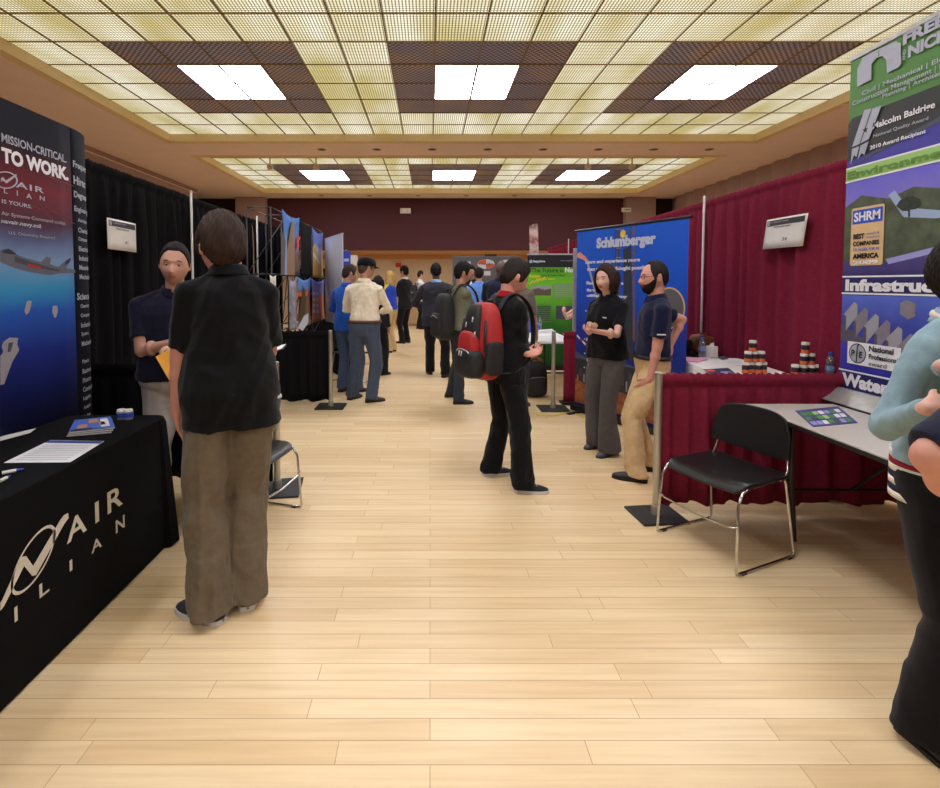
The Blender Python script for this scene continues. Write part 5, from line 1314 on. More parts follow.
        d2 = (hd_*.9+fwd_side*.22+nrm*(.15+.5*cu_)).normalized(); b.capsule(p2, p2+d2*.033*hs, r_*1.15, r_*.95, 10, k=2)
    for i in (0, 1):
        b.capsule(hj[i], kn[i], .086*s, .056*s, 18); b.capsule(kn[i], an[i], .055*s, .032*s, 18)
        fy = math.radians(feet[i][2]); fd2 = Vector((-math.sin(fy), math.cos(fy), 0)); f0 = Vector((an[i].x, an[i].y, 0))
        b.capsule(f0+fd2*-.03*s+Vector((0,0,.036*s)), f0+fd2*.11*s+Vector((0,0,.030*s)), .024*s, .018*s, 14)
    me = remesh(b, voxel); V = get_v(me)
    Mi = np.array(MH.inverted()); Vh = V@Mi[:3,:3].T+Mi[:3,3]; inh = (np.abs(Vh[:,0]) < .1) & (Vh[:,1] > -.14) & (Vh[:,1] < .15) & (Vh[:,2] > -.112)
    wgt = np.full(len(V), .5); wgt[inh] = .10 if voxel < .008 else .2
    for c_, r_ in soft: wgt[np.linalg.norm(V-np.array(c_), axis=1) < r_] = .12
    V = laplace(me, V, wgt, smooth_it); set_v(me, V)
    for m_ in body_me_mats: me.materials.append(m_)
    pc_ = np.empty(len(me.polygons)*3); me.polygons.foreach_get('center', pc_); pc_ = pc_.reshape(-1,3)@Mi[:3,:3].T+Mi[:3,3]
    lips = (np.abs(pc_[:,0]) < .022-.9*np.abs(pc_[:,2]+.0685)) & (pc_[:,2] > -.0785) & (pc_[:,2] < -.0605) & (pc_[:,1] > .06)
    me.polygons.foreach_set('material_index', lips.astype(np.int32)); me.name = 'person'
    o = bpy.data.objects.new('person', me); COL.objects.link(o); o.location = bv; o.rotation_euler = (0,0,yr_)
    for p in me.polygons: p.use_smooth = True
    tag(o, label, 'person', group)
    # ---- clothes
    def cloth(name, mb, m_, amp, fq, st=(1,1,.4), it=3, vx=None, lab=None, extra_mats=None, zone=None, wf=None):
        m2 = remesh(mb, vx or voxel*1.15); v = get_v(m2); v = laplace(m2, v, np.full(len(v), .5), it); set_v(m2, v)
        nn = normals(m2); d = folds(v, amp*fold*s, fq, seed+len(name), st)
        if wf is not None: d = d*wf(v)
        v = v+nn*(d+.001)[:, None]; set_v(m2, v); m2.materials.append(m_)
        if extra_mats:
            for x in extra_mats: m2.materials.append(x)
            q = np.empty(len(m2.polygons)*3); m2.polygons.foreach_get('center', q); m2.polygons.foreach_set('material_index', zone(q.reshape(-1,3)).astype(np.int32))
        c_ = bpy.data.objects.new(name, m2); m2.name = name; COL.objects.link(c_); c_.parent = o
        for p in m2.polygons: p.use_smooth = True
        if lab: c_['label'] = lab
        return c_
    fab = lambda rgb, nm, **k: mat('%s_%d_%d_%d' % (nm, *rgb), rgb, .85, var=.10, scale=30, bump=.2, bscale=450, sheen=.1, **k)
    # trousers
    tm_ = fab(leg_rgb, 'trouser_cloth'); t = MB(); tz = 1.015 if tuck else .97
    t.rings([ring(z, .012) for z in (.83,.86,.90,.94,.98,tz)])
    for i in (0, 1):
        q = -1 if i == 0 else 1; hj_ = hj[i]
        t.capsule(hj_, kn[i], .100*s*(.5+.5*leg_w)*(.5+.5*w), .072*s*leg_w, 20)
        en = kn[i].lerp(an[i], .88); dn_ = (an[i]-kn[i]).normalized()
        en = an[i]+Vector((0,0,-.045*s)) + Vector((an[i].x-feet[i][0],0,0)); mid_ = kn[i].lerp(an[i], .5)
        t.capsule(kn[i], mid_, .072*s*leg_w, .066*s*(leg_w+hem_w)/2, 20)
        t.rings([[c_+Vector((r_*math.cos(a), r_*math.sin(a)*1.12, 0)) for a in [2*PI*j/20 for j in range(20)]] for c_, r_ in ((mid_, .064*s*(leg_w+hem_w)/2), (mid_.lerp(en,.6), .064*s*hem_w*1.0), (en, .068*s*hem_w))])
    kz = .48*s
    def wf(v):
        z = v[:,2]; return .55+.7*np.exp(-((z-kz)/(.10*s))**2)+.9*np.exp(-((z-.12*s)/(.10*s))**2)+.4*np.exp(-((z-.85*s)/(.08*s))**2)
    trs = cloth('trousers', t, tm_, .010 if sex == 'm' else .006, 15, (1,1,.55), 4, wf=wf)
    # top garment
    tc_ = fab(top_rgb, 'shirt_cloth'); c = MB()
    jk = top == 'jacket'; g = .026 if jk else (.020 if top == 'sweater' else .017); hm = .80 if jk else (1.0 if tuck else hem)
    zs = [z for z in (.78,.82,.86,.90,.94,.98,1.02,1.06,1.10,1.14,1.18,1.22,1.27,1.31,1.35,1.38,1.41,1.43,1.45,1.465) if z >= hm-.001]
    if abs(zs[0]-hm) > .005: zs = [hm]+zs
    rs = [ring(z, g+(.010*(1-min(1,(z-hm)/.2)) if not tuck else -.012*(z < 1.03)), .98 if not tuck else .0) for z in zs]
    rs.append(ring(1.483, .012)); rs.append(ring(1.497, .008 if not jk else .012)); c.rings(rs)
    for i in (0, 1):
        c.ell(sh[i], ((.058+g*.4)*s*ar,(.058+g*.4)*s*ar,(.055+g*.3)*s*ar), 18, 12); q = -1 if i == 0 else 1; c.capsule(T((q*.042,-.012,1.474)), sh[i], .050*s, (.052+g*.5)*s*ar, 16)
        if sleeve < 1:
            e_ = sh[i].lerp(el[i], sleeve); c.capsule(sh[i], e_, .062*s*ar, .064*s*ar, 20, flat1=True)
        else:
            c.capsule(sh[i], el[i], (.056+.4*g)*s*ar, (.050+.5*g)*s*ar, 20)
            c.capsule(el[i], el[i].lerp(wr[i], .96), (.050+.5*g)*s*ar, (.036+.4*g)*s*ar, 20, flat1=True)
    if jk and tuck is False:
        pass
    ex, zone = None, None
    if stripe:
        ex = [flat('stripe_%d' % j, r) for j, r in enumerate(stripe)]
        zone = lambda q: np.where((q[:,2] < 1.02*s) & (np.abs(q[:,0]) < .24), 1+(np.floor(q[:,2]/.022).astype(int) % len(stripe)), 0)
    shr = cloth({'polo':'shirt','shirt':'shirt','jacket':'jacket','sweater':'sweater'}[top], c, tc_, .0085, 13, (1,1,.7), 4, extra_mats=ex, zone=zone)
    sk = []
    for i in (0, 1):
        a0 = sh[i].lerp(el[i], min(1, sleeve+.12)) if sleeve < 1 else el[i].lerp(wr[i], .9)
        if sleeve < 1: sk.append((a0, el[i], .07*s)); sk.append((el[i], wr[i], .07*s))
        sk.append((a0 if sleeve >= 1 else wr[i], wr[i]+(wr[i]-el[i]).normalized()*.15*s, .11*s))
    tuck_in(o, trs, gap=.005, skip=sk); tuck_in(o, shr, gap=.012, skip=sk)
    if tuck: tuck_in(shr, trs, gap=.003)
    else: tuck_in(trs, shr)
    # collar
    if collar:
        cm = fab(collar_rgb or top_rgb, 'collar_cloth'); cl = MB().mat(cm); na = 40; gap = 28
        rr0 = .060 if sex == 'm' else .052
        def cp(u, v):
            a = math.radians(90+gap*.5+(360-gap)*u); fr_ = (1+math.sin(a))/2
            k = [(.0,1.482,0),(.4,1.535,.003),(.55,1.540,.008),(1,1.492,.028)]; z = np.interp(v, [x[0] for x in k], [x[1] for x in k]); r = rr0+np.interp(v, [x[0] for x in k], [x[2] for x in k])
            z -= .030*fr_**1.5; e = .013*max(0, v-.5)*max(0, 1-min(u, 1-u)*9); z -= e*1.8
            return T((r*1.08*math.cos(a), r*math.sin(a)+.002, z))
        cl.grid(cp, na, 9); oc = cl.obj('collar', o, True, mods=[('solid', .004)])
    if jk:
        lp = MB().mat(fab(top_rgb, 'shirt_cloth')); 
        sv = MB().mat(fab(shirt_rgb or (225,225,225), 'collar_cloth'))
        zz = [(1.47,.085,.010),(1.35,.122,.062),(1.22,.118,.040),(1.12,.112,.012)]
        rows = []
        for z, y, hw_ in zz:
            yy = tor(z)[1]+tor(z)[2]+g+.006; rows.append([T((-hw_, yy-.3*hw_*hw_/.06, z)), T((0, yy+.004, z)), T((hw_, yy-.3*hw_*hw_/.06, z))])
        sv.add([p for r in rows for p in r], [(3*i+j, 3*i+j+1, 3*i+j+4, 3*i+j+3) for i in range(3) for j in range(2)]); sv.obj('shirt_front', o, True, mods=[('solid',.006)])
        for q in (-1, 1):
            rows = []
            for z, y, hw_ in zz:
                yy = tor(z)[1]+tor(z)[2]+g+.010; rows.append([T((q*hw_*.9, yy-.3*hw_*hw_/.06, z)), T((q*(hw_+.038*(1.5-z)/.15 if z > 1.4 else hw_+.035), yy-.3*(hw_+.03)**2/.05-.002, z))])
            lp.add([p for r in rows for p in r], [])
            k0 = len(lp.v)-8; lp.add([], []); lp.f += [tuple((k0+2*i, k0+2*i+1, k0+2*i+3, k0+2*i+2)) for i in range(3)]; lp.m += [lp.cm]*3
        lp.obj('lapels', o, False, mods=[('solid',.006)])
    if belt:
        bm_ = MB().mat(flat('belt_%d' % belt[0], belt, .4)); bm_.rings([ring(1.0, .022), ring(1.03, .022)], False); bm_.obj('belt', o, True, mods=[('solid',.005)])
    # shoes
    sm, so = flat('shoe_%d_%d' % (shoe_rgb[0], shoe_rgb[2]), shoe_rgb, .45 if not sneaker else .75), flat('sole_%d_%d' % (sole_rgb[0], sole_rgb[2]), sole_rgb, .6)
    for i in (0, 1):
        fy = math.radians(feet[i][2]); fd2 = Vector((-math.sin(fy), math.cos(fy), 0)); sd = Vector((fd2.y, -fd2.x, 0)); f0 = Vector((an[i].x, an[i].y, 0))
        L0, L1 = -.078*s, .190*s*(1 if sex == 'm' else .88); wk = s*(1 if sex == 'm' else .82)
        st_ = [(0,.006,.03),(.03,.026,.055),(.10,.033,.078),(.22,.034,.088),(.33,.036,.092),(.42,.040,.082),(.55,.046,.064),(.70,.049,.052),(.84,.044,.043),(.94,.032,.034),(.985,.018,.026),(1,.005,.021)]
        up = MB().mat(sm); rs = []; ss = MB().mat(so); r2 = []
        for t_, hw_, ht in st_:
            c0 = f0+fd2*(L0+(L1-L0)*t_); row = []
            for j in range(16):
                a = 2*PI*j/16; cx_, cz_ = math.cos(a), math.sin(a)
                z = .014+ (ht-.014)*max(0, cz_)**.8 if cz_ > 0 else .012
                row.append(c0+sd*(hw_*wk*math.copysign(abs(cx_)**.75, cx_))+Vector((0,0,z*s)))
            rs.append(row); hs_ = hw_+.004
            r2.append([c0+sd*(hs_*wk*a_)+Vector((0,0,z*s)) for a_, z in ((-1,.001),(-1,.024 if sneaker else .016),(1,.024 if sneaker else .016),(1,.001))])
        up.rings(rs); so_ = up.obj('shoe', o, True); ss.rings(r2); ss.obj('sole', so_)
        if sneaker:
            lc = MB().mat(flat('lace_grey', (170,170,175)))
            for k in range(4):
                tt = .44+.07*k; ht = float(np.interp(tt, [x[0] for x in st_], [x[2] for x in st_])); c0 = f0+fd2*(L0+(L1-L0)*tt)+Vector((0,0,(ht+.001)*s))
                lc.tube([c0-sd*.022*s+Vector((0,0,-.006)), c0+Vector((0,0,.003)), c0+sd*.022*s+Vector((0,0,-.006))], .003, 6)
            lc.obj('laces', so_, True)
    # hair, eyes
    hm_ = mat('hair_%d_%d_%d' % hair_rgb, hair_rgb, .5, var=.35, scale=60, bump=.3, bscale=300, stretch=(1,1,.3))
    if hair:
        hb = hair_obj(hair, MH, 1.0, hm_, o, seed % 7)
        if fall: hair_fall(hb, MH, 1.0, fall, seed % 5)
        hb.obj('hair', o, True)
    if beard: hair_obj(None, MH, 1.0, hm_, o, 1, beard=True).obj('beard', o, True)
    if voxel < .0099:
        ew, ei = flat('eye_white', (225,220,215), .25), flat('iris_dark', (40,26,18), .2)
        for q in (-1, 1):
            e = MB().mat(ew).ell(HT((q*.031,.0738,-.004)), (.0135,.0115,.0075), 16, 12, R3); oe = e.obj('eye', o, True)
            MB().mat(ei).ell(HT((q*.031,.0838,-.004)), (.0050,.0022,.0052), 14, 8, R3).obj('iris', oe, True)
            eb = MB().mat(hm_).tube([HT((q*x, y, z)) for x, y, z in ((.013,.094,.017),(.024,.0925,.022),(.036,.087,.022),(.047,.077,.015))], [.002,.0032,.0030,.0015], 8); eb.obj('eyebrow', o, True)
            ld_ = MB().mat(body_me_mats[0]).tube([HT((q*x, y, z)) for x, y, z in ((.017,.0835,-.002),(.024,.0868,.0032),(.031,.0872,.0048),(.038,.085,.0030),(.045,.0785,-.003))], .0026, 8); ld_.obj('eyelid', o, True)
    if glasses:
        gl = MB().mat(flat('glasses_dark', (30,30,34), .3))
        for q in (-1, 1):
            gl.tube([HT((q*.033+.021*math.cos(a), .099-.010*abs(math.cos(a)*q*.5+.5), -.006+.015*math.sin(a))) for a in [2*PI*i/20 for i in range(21)]], .0014, 6)
            gl.tube([HT((q*.054,.092,0)), HT((q*.078,.06,.004)), HT((q*.084,0,.006)), HT((q*.082,-.015,-.004))], .0018, 6)
        gl.tube([HT((-.012,.103,-.002)), HT((.012,.103,-.002))], .0015, 6); gl.obj('glasses', o, True)
    if cap:
        cp_m = fab((22,24,30), 'cap_cloth'); k = MB().mat(cp_m)
        k.rings([[HT(((HA+.022)*math.cos(a)*r, (HB+.020)*math.sin(a)*r, z)) for a in [2*PI*i/28 for i in range(28)]] for z, r in ((.030,1.0),(.06,1.0),(.09,.93),(.115,.75),(.132,.45),(.138,.1))])
        oc = k.obj('cap', o, True); bl = MB().mat(cp_m)
        bl.grid(lambda u, v: HT(((u-.5)*.15*(1-.25*v*v), .085+.085*v*math.sqrt(max(0,1-(2*u-1)**2*.8)), .040-.02*v-.012*(2*u-1)**2)), 12, 6); bl.obj('peak', oc, True, mods=[('solid',.004)])
    info = dict(o=o, T=T, T4=T4(), HT=HT, wr=wr, el=el, sh=sh, an=an, s=s, loc=loc, R=Matrix.Rotation(yr_, 3, 'Z'), b=bv)
    info['W'] = lambda p: bv+Matrix.Rotation(yr_, 3, 'Z') @ Vector(p)
    PEOPLE[key or label] = info; return info
def base_of(px, py): g = G(px, py); return (g.x, g.y)
def wp(px, py, Y): p = P(px, py, Y); return (p.x, p.y, p.z, 1)
def gf(px, py, yaw): g = G(px, py); return (g.x, g.y, 0, yaw)

# 1 foreground man from behind
human('man seen from behind in black polo shirt and olive brown trousers, nearest the viewer', (-.94, 2.34), 20, 1.835, w=.93, fat=.045, key='p1', head_s=1.18, neck_dz=-.045, neck_dx=-.018,
    feet=(gf(210,619,66), gf(246,602,26)), hip=(0,0,.0), lean=1, head=(14,6,0), skin='ruddy', hair='thick', hair_rgb=(52,36,28),
    hands=(wp(175,424,2.34), wp(262,354,2.72)), elbows=((-1,-.5,0),(.1,-.5,-1)), hdir=(((.15,.25,-1),(1,0,0),.2), ((-.75,.55,.1),(0,-.3,1),.5)),
    top_rgb=(17,17,20), hem=.80, sleeve=.84, leg_rgb=(106,94,76), leg_w=1.34, hem_w=1.42, sneaker=True, shoe_rgb=(44,46,58), sole_rgb=(196,194,190), voxel=.0065, fold=1.3, glasses=True)
# 2 man facing
human('man facing the viewer in navy polo and pale khaki trousers behind the black table', (-1.60, 3.14), 203, 1.725, w=1.16, fat=.04, key='p2', head_s=1.13,
    head=(-4,3,-4), skin='tan', hair='buzz', hair_rgb=(26,20,18), hands=(wp(182,347,2.86), wp(176,342,2.93)), elbows=((-.6,-.5,-1),(.9,-.5,-.8)),
    hdir=(((.6,.6,.1),(0,0,-1),.4),((-.9,.4,0),(0,-.2,-1),.5)), top_rgb=(19,19,38), hem=.93, sleeve=.72, leg_rgb=(178,170,160), leg_w=1.15, voxel=.0055)
# 3 white shirt, black cap
human('man in cream long-sleeved shirt, blue jeans and black cap seen from behind', base_of(365,403), -12, 1.80, w=1.06, fat=.03, key='p3',
    feet=(gf(352,399,-30), gf(371,402,-62)), head=(-38,4,0), skin='tan', hair='short', hair_rgb=(84,64,48), cap=True,
    hands=((-.10,.30,1.14),(.12,.32,1.12)), elbows=((-.9,-.4,-.6),(.9,-.4,-.6)), top='shirt', top_rgb=(236,226,204), sleeve=1, tuck=True, belt=(92,52,34),
    leg_rgb=(72,84,104), leg_w=1.15, hem_w=1.2, shoe_rgb=(60,40,34), voxel=.010, fold=1.5)
# 4 blue shirt behind him
human('man in bright blue shirt and jeans mostly hidden behind the man in cream shirt', base_of(348,392), -25, 1.74, key='p4', head=(-30,8,0), skin='tan', hair='short', hair_rgb=(50,38,30),
    hands=((-.16,.28,1.1),(.12,.3,1.1)), elbows=((-1,-.4,-.5),(.9,-.4,-.6)), top='shirt', top_rgb=(40,92,190), sleeve=1, leg_rgb=(74,88,116), leg_w=1.1, hem_w=1.15, shoe_rgb=(50,36,32), voxel=.011, feet=((-.10,0,5),(.12,.05,-30)))
# 5 dark figure behind, only a leg and hair show
human('person in black trousers and dark top hidden behind the man in cream shirt', base_of(378,374), -20, 1.60, sex='f', key='p5', skin='tan', hair='bob', hair_rgb=(24,20,20), fall=-.12,
    top_rgb=(30,30,36), top='sweater', sleeve=1, leg_rgb=(28,28,32), hem_w=1.2, voxel=.012, feet=((-.09,0,5),(.13,-.05,-20)))
# 6 blonde woman
human('blonde woman in royal blue top and khaki trousers holding a yellow folder', base_of(391,352), 70, 1.74, sex='f', key='p6', skin='fair', hair='bob', hair_rgb=(196,160,100), fall=-.20,
    hands=((.02,.30,1.16),(.12,.26,1.14)), elbows=((-.7,-.4,-1),(.7,-.4,-1)), top='shirt', top_rgb=(44,74,190), hem=.95, sleeve=.9, leg_rgb=(206,178,128), leg_w=1.1, hem_w=1.35, voxel=.012)
# 7 dark suit facing left
human('man in black suit with white collar standing sideways by the cream alcove', base_of(405,343), 55, 1.90, key='p7', skin='tan', hair='thick', hair_rgb=(24,18,16),
    hands=((-.1,.26,1.2),(.1,.28,1.15)), elbows=((-.7,-.4,-1),(.7,-.4,-1)), top='jacket', top_rgb=(34,34,40), shirt_rgb=(230,230,232), collar_rgb=(230,230,232), sleeve=1, leg_rgb=(26,26,30), voxel=.013)
# 8 far person with rucksack
human('distant young man in white shirt with black rucksack beside the grey suited man', base_of(420,329), -60, 1.88, key='p8', skin='fair', hair='short', hair_rgb=(50,34,26),
    top='shirt', top_rgb=(222,222,226), sleeve=1, leg_rgb=(30,32,40), voxel=.014)
# 9 dark suit from behind, light blue collar
human('man in charcoal jacket with light blue collar walking away down the aisle', base_of(436,376), 6, 1.80, w=1.16, fat=.03, key='p9', skin='brown', hair='short', hair_rgb=(18,16,16),
    hands=((-.16,.26,1.1),(.18,.26,1.1)), elbows=((-1,-.4,-.5),(1,-.4,-.6)), top='jacket', top_rgb=(50,50,60), collar_rgb=(140,180,222), shirt_rgb=(140,180,222), sleeve=1, leg_rgb=(26,26,29), leg_w=1.15, hem_w=1.2,
    feet=(gf(430,374,8), gf(445,377,-35)), voxel=.011)
# 10 olive sweater with black backpack
human('man in olive grey sweater and dark jeans wearing a black backpack', base_of(459,402), -68, 1.74, key='p10', skin='tan', hair='thick', hair_rgb=(20,16,16),
    feet=(gf(459,404,-80), gf(450,397,-70)), hands=(wp(480,312,6.3), wp(474,311,6.6)), elbows=((-.5,-.5,-1),(.7,-.4,-1)), lean=2, head=(-8,2,0), top='sweater', top_rgb=(112,112,92), collar=False, hem=.94, sleeve=1,
    leg_rgb=(50,54,62), leg_w=1.05, shoe_rgb=(26,24,26), voxel=.009)
# 11 light blue shirt back
human('man in light blue shirt seen from behind facing the grey display', (.92, 9.4), -8, 1.77, w=1.1, key='p11', skin='tan', hair='short', hair_rgb=(26,20,18),
    hands=((-.16,.28,1.1),(.18,.28,1.1)), elbows=((-1,-.4,-.5),(1,-.4,-.6)), top='shirt', top_rgb=(100,144,214), sleeve=1, leg_rgb=(40,42,50), voxel=.012)
# 12 dark-haired man facing the viewer by display
human('dark-haired man facing the viewer in front of the grey display', (.93, 11.2), 170, 1.86, key='p12', skin='tan', hair='thick', hair_rgb=(22,18,16), top='jacket', top_rgb=(30,30,34), sleeve=1, voxel=.013)
# 13 bald man navy polo
human('bald dark-skinned man in navy polo shirt with his back to the viewer', (1.08, 7.7), -20, 1.84, w=1.15, fat=.03, key='p13', skin='brown', hair=None, head=(-25,6,0),
    hands=((-.1,.3,1.06),(.2,.28,1.06)), elbows=((-1,-.3,-.4),(1,-.4,-.6)), top='polo', top_rgb=(34,38,62), sleeve=.8, leg_rgb=(44,44,50), voxel=.011)
# 15 grey plaid shirt by the table
human('man in grey plaid shirt leaning to the far right table beside the green poster', (1.01, 6.02), -28, 1.74, key='p15', skin='tan', hair='short', hair_rgb=(24,18,18), lean=8, head=(0,16,0),
    hands=((-.12,.42,.86), (.2,.36,.80)), elbows=((-.5,-.8,0),(.7,-.7,0)), top='shirt', top_rgb=(120,112,106), sleeve=.95, leg_rgb=(50,52,60), voxel=.011)
# 14 black suit with red and black backpack
human('young man in black suit with red collar looking down, wearing a red and black backpack', (.565, 3.80), -62, 1.665, w=1.0, key='p14', head_s=1.12, skin='ruddy', hair='thick', hair_rgb=(34,24,20),
    feet=(gf(491,475,-78), gf(524,492,-92)), lean=3, head=(-10,22,0), hands=(wp(527,354,3.62), wp(527,350,3.92)), elbows=((-.3,-1,-.8),(.5,-.7,-.8)),
    hdir=(((.2,1,.15),(.6,0,.7),.7),((-.1,1,.1),(-.3,0,1),.6)), top='jacket', top_rgb=(17,17,19), collar_rgb=(150,20,24), shirt_rgb=(150,20,24), sleeve=1, leg_rgb=(16,16,18), leg_w=1.2, hem_w=1.25,
    shoe_rgb=(24,25,30), sole_rgb=(205,205,205), sneaker=True, voxel=.006, fold=1.1)
# 16 woman
human('woman with brown bob in black polo shirt and grey flared trousers beside the blue banner', (1.57, 4.42), 128, 1.645, sex='f', w=1.02, key='p16', head_s=1.07, skin='fair', hair='bob', hair_rgb=(48,30,26), fall=-.125,
    feet=(gf(609,455,122), gf(597,447,118)), head=(-2,2,0), hands=(wp(594,331,4.12), wp(590,327,4.18)), elbows=((-.5,-.6,-1),(.6,-.6,-1)), hdir=(((.5,.8,.1),(0,-.2,1),.9),((-.8,.6,0),(0,-.3,1),.8)),
    top_rgb=(14,14,18), hem=.90, sleeve=.72, leg_rgb=(84,80,80), leg_w=1.05, hem_w=1.55, shoe_rgb=(66,68,78), sole_rgb=(50,50,55), voxel=.0055)
# 17 bearded man
human('bearded man with glasses in navy polo shirt and khaki trousers, one hand in his pocket', (1.70, 3.96), 78, 1.70, w=1.04, fat=.015, key='p17', head_s=1.08, skin='ruddy', hair='receding', hair_rgb=(30,22,20), beard=True, glasses=True,
    feet=(gf(637,481,62), gf(650,470,92)), hip=(0,-.07,.05), lean=-2, head=(8,0,0), hands=(wp(650,379,3.78), (.24,-.26,1.02)), elbows=((-.5,-1,0),(.3,-1,.2)),
    hdir=(((.15,.7,-.8),(1,0,0),.3),((-.3,.3,-1),(-1,0,0),.4)), top_rgb=(22,26,54), tuck=True, belt=(24,22,22), sleeve=.74, leg_rgb=(206,176,130), leg_w=1.14, hem_w=1.15, shoe_rgb=(20,20,22), voxel=.0055)
# 18 person behind the banner
human('person mostly hidden behind the blue banner with raised clasped hands', (2.20, 6.50), 80, 1.72, key='p18', skin='fair', hair='short', hair_rgb=(60,44,34),
    hands=(wp(567,318,6.45), wp(565,316,6.6)), elbows=((-.3,-.3,-1),(.3,-.3,-1)), hdir=(((.3,.5,.8),(0,-1,.3),1.0),((-.3,.5,.8),(0,-1,.3),1.0)), top_rgb=(60,60,70), sleeve=.6, leg_rgb=(50,50,56), voxel=.009)
# 19 woman at the right edge
human('woman in pale blue denim jacket and striped sweater with crossed arms at the right edge', (1.70, 1.60), 200, 1.64, sex='f', w=1.12, key='p19', head_s=1.06, skin='fair', hair='bob', hair_rgb=(28,20,18),
    head=(58,0,0), hands=(wp(942,366,1.40), wp(926,408,1.36)), elbows=((-.5,.2,-1),(1,.3,-.9)), hdir=(((-.9,.3,.2),(0,-1,.2),1.3),((-.9,.3,.1),(0,-.8,-.3),.7)),
    top='shirt', top_rgb=(138,166,176), hem=1.0, sleeve=1, leg_rgb=(26,24,28), leg_w=1.2, hem_w=1.2, voxel=.006, collar=True)
# 20 person in navy at the near right edge
human('person in navy short-sleeved shirt at the near right edge with hand on hip', (1.40, 1.02), 8, 1.66, w=1.02, key='p20', skin='ruddy', hair='short', hair_rgb=(50,36,28),
    hands=((-.24,.06,1.06), None), elbows=((-1,.0,-.05),(.6,-.5,0)), hdir=(((.8,.5,-.3),(0,.2,-1),.4), None), top_rgb=(26,30,52), sleeve=.97, leg_rgb=(40,42,50), voxel=.0065)

# ================================================================ WORN AND HELD THINGS
def worn_pack(key, label, sport=False, z0=.88, w_=1.0, k_=1.0):
    I = PEOPLE[key]; s = I['s']; R = (Matrix.Rotation(I['o'].rotation_euler.z, 4, 'Z') @ I['T4']).to_3x3(); e = R.normalized().to_euler()
    org = I['W'](I['T']((0, -.125, z0)))
    t = thing('backpack', label, 'backpack', org); t.rotation_euler = e; t.scale = (k_,k_,k_)
    red, bl, gy = flat('pack_red', (168,32,30), .6), mat('pack_black', (24,24,27), .65, var=.2, bump=.25), flat('pack_grey', (74,76,84), .6)
    if sport:
        tp = lambda q: Vector((q.x*(1-.22*max(0, q.z/.28)), q.y*(1-.25*max(0, q.z/.28)), q.z))
        MB().mat(red).sell((0,-.085,.27), (.165,.10,.275), .5, .62, 40, 26, fn=tp).obj('main_compartment', t, True)
        MB().mat(bl).sell((0,-.150,.285), (.092,.075,.245), .5, .55, 36, 24, fn=tp).obj('middle_panel', t, True)
        MB().mat(red).sell((-.005,-.205,.215), (.105,.045,.125), .5, .6, 32, 20, fn=tp).obj('front_pocket', t, True)
        MB().mat(bl).sell((0,-.195,.115), (.138,.072,.105), .5, .6, 32, 20).obj('lower_pocket', t, True)
        for q in (-1, 1):
            MB().mat(bl).sell((q*.150,-.09,.16), (.028,.075,.12), .5, .6, 20, 14).obj('side_pocket', t, True)
            MB().mat(bl).tube([(q*.135,-.165,.42),(q*.152,-.175,.30),(q*.155,-.17,.2)], .010, 8).obj('compression_strap', t, True)
        zp = MB().mat(flat('zip_silver', (200,200,205), .3, metal=.6))
        zp.tube([(-.105,-.245,.17),(-.06,-.262,.205),(0,-.268,.215),(.06,-.262,.205),(.105,-.245,.17)], .0035, 6)
        for x, z in ((-.03,.40),(.05,.44),(.085,.34),(-.02,.20),(.01,.20),(-.09,.3)):
            zp.tube([(x,-.215 if z > .25 else -.27,z),(x+.004,-.222 if z > .25 else -.276,z-.035)], .005, 6)
        zp.obj('zip', t, True)
    else:
        tp = lambda q: Vector((q.x*(1-.15*max(0, q.z/.25)), q.y*(1-.2*max(0, q.z/.25)), q.z))
        MB().mat(bl).sell((0,-.085,.26), (.15*w_,.095,.25), .5, .65, 32, 22, fn=tp).obj('main_compartment', t, True)
        MB().mat(bl).sell((0,-.165,.17), (.11*w_,.045,.13), .5, .6, 26, 16).obj('front_pocket', t, True)
        MB().mat(flat('zip_silver', (200,200,205), .3, metal=.6)).tube([(-.09,-.20,.25),(0,-.212,.275),(.09,-.20,.25)], .003, 6).obj('zip', t, True)
    MB().mat(bl).tube([(-.04,-.03,.52),(-.035,-.03,.56),(.035,-.03,.56),(.04,-.03,.52)], .010, 8).obj('top_handle', t, True)
    for q in (-1, 1):
        st = MB().mat(bl); pts = [(q*.06,-.02,.46),(q*.075,.02,.575),(q*.085,.075,.625),(q*.095,.155,.610),(q*.105,.235,.54),(q*.115,.270,.42),(q*.135,.262,.28),(q*.185,.20,.14),(q*.19,.08,.06),(q*.13,-.03,.05)]
        # flat webbing following the path
        n_ = len(pts); rows = []
        for i, p in enumerate(pts):
            a_, b_ = Vector(pts[max(i-1,0)]), Vector(pts[min(i+1,n_-1)]); d_ = (b_-a_).normalized(); sd = Vector((1,0,0)); sd = (sd-sd.dot(d_)*d_).normalized(); up = d_.cross(sd)
            wd = .030 if i < 7 else .014; p = Vector(p); rows.append([p+sd*wd+up*.006, p-sd*wd+up*.006, p-sd*wd-up*.006, p+sd*wd-up*.006])
        st.rings(rows); st.obj('shoulder_strap', t, True, mods=[('sub',1)])
    return t
worn_pack('p14', 'large red and black backpack worn by the man in the black suit', True, z0=.84, k_=1.04)
worn_pack('p10', 'black backpack worn by the man in the olive sweater', False, z0=.80, k_=1.15)
worn_pack('p8', 'small black rucksack worn by the distant man in white shirt', False)

def held(name, label, cat_, pts, th, m, parts=()):
    c_ = sum((Vector(p) for p in pts), Vector())/len(pts); t = thing(name, label, cat_, c_)
    q = [Vector(p)-c_ for p in pts]; n_ = (q[1]-q[0]).cross(q[2]-q[1]).normalized(); MB().mat(m).prism(q, n_*th).obj(parts[0] if parts else 'sheet', t); return t, q, n_
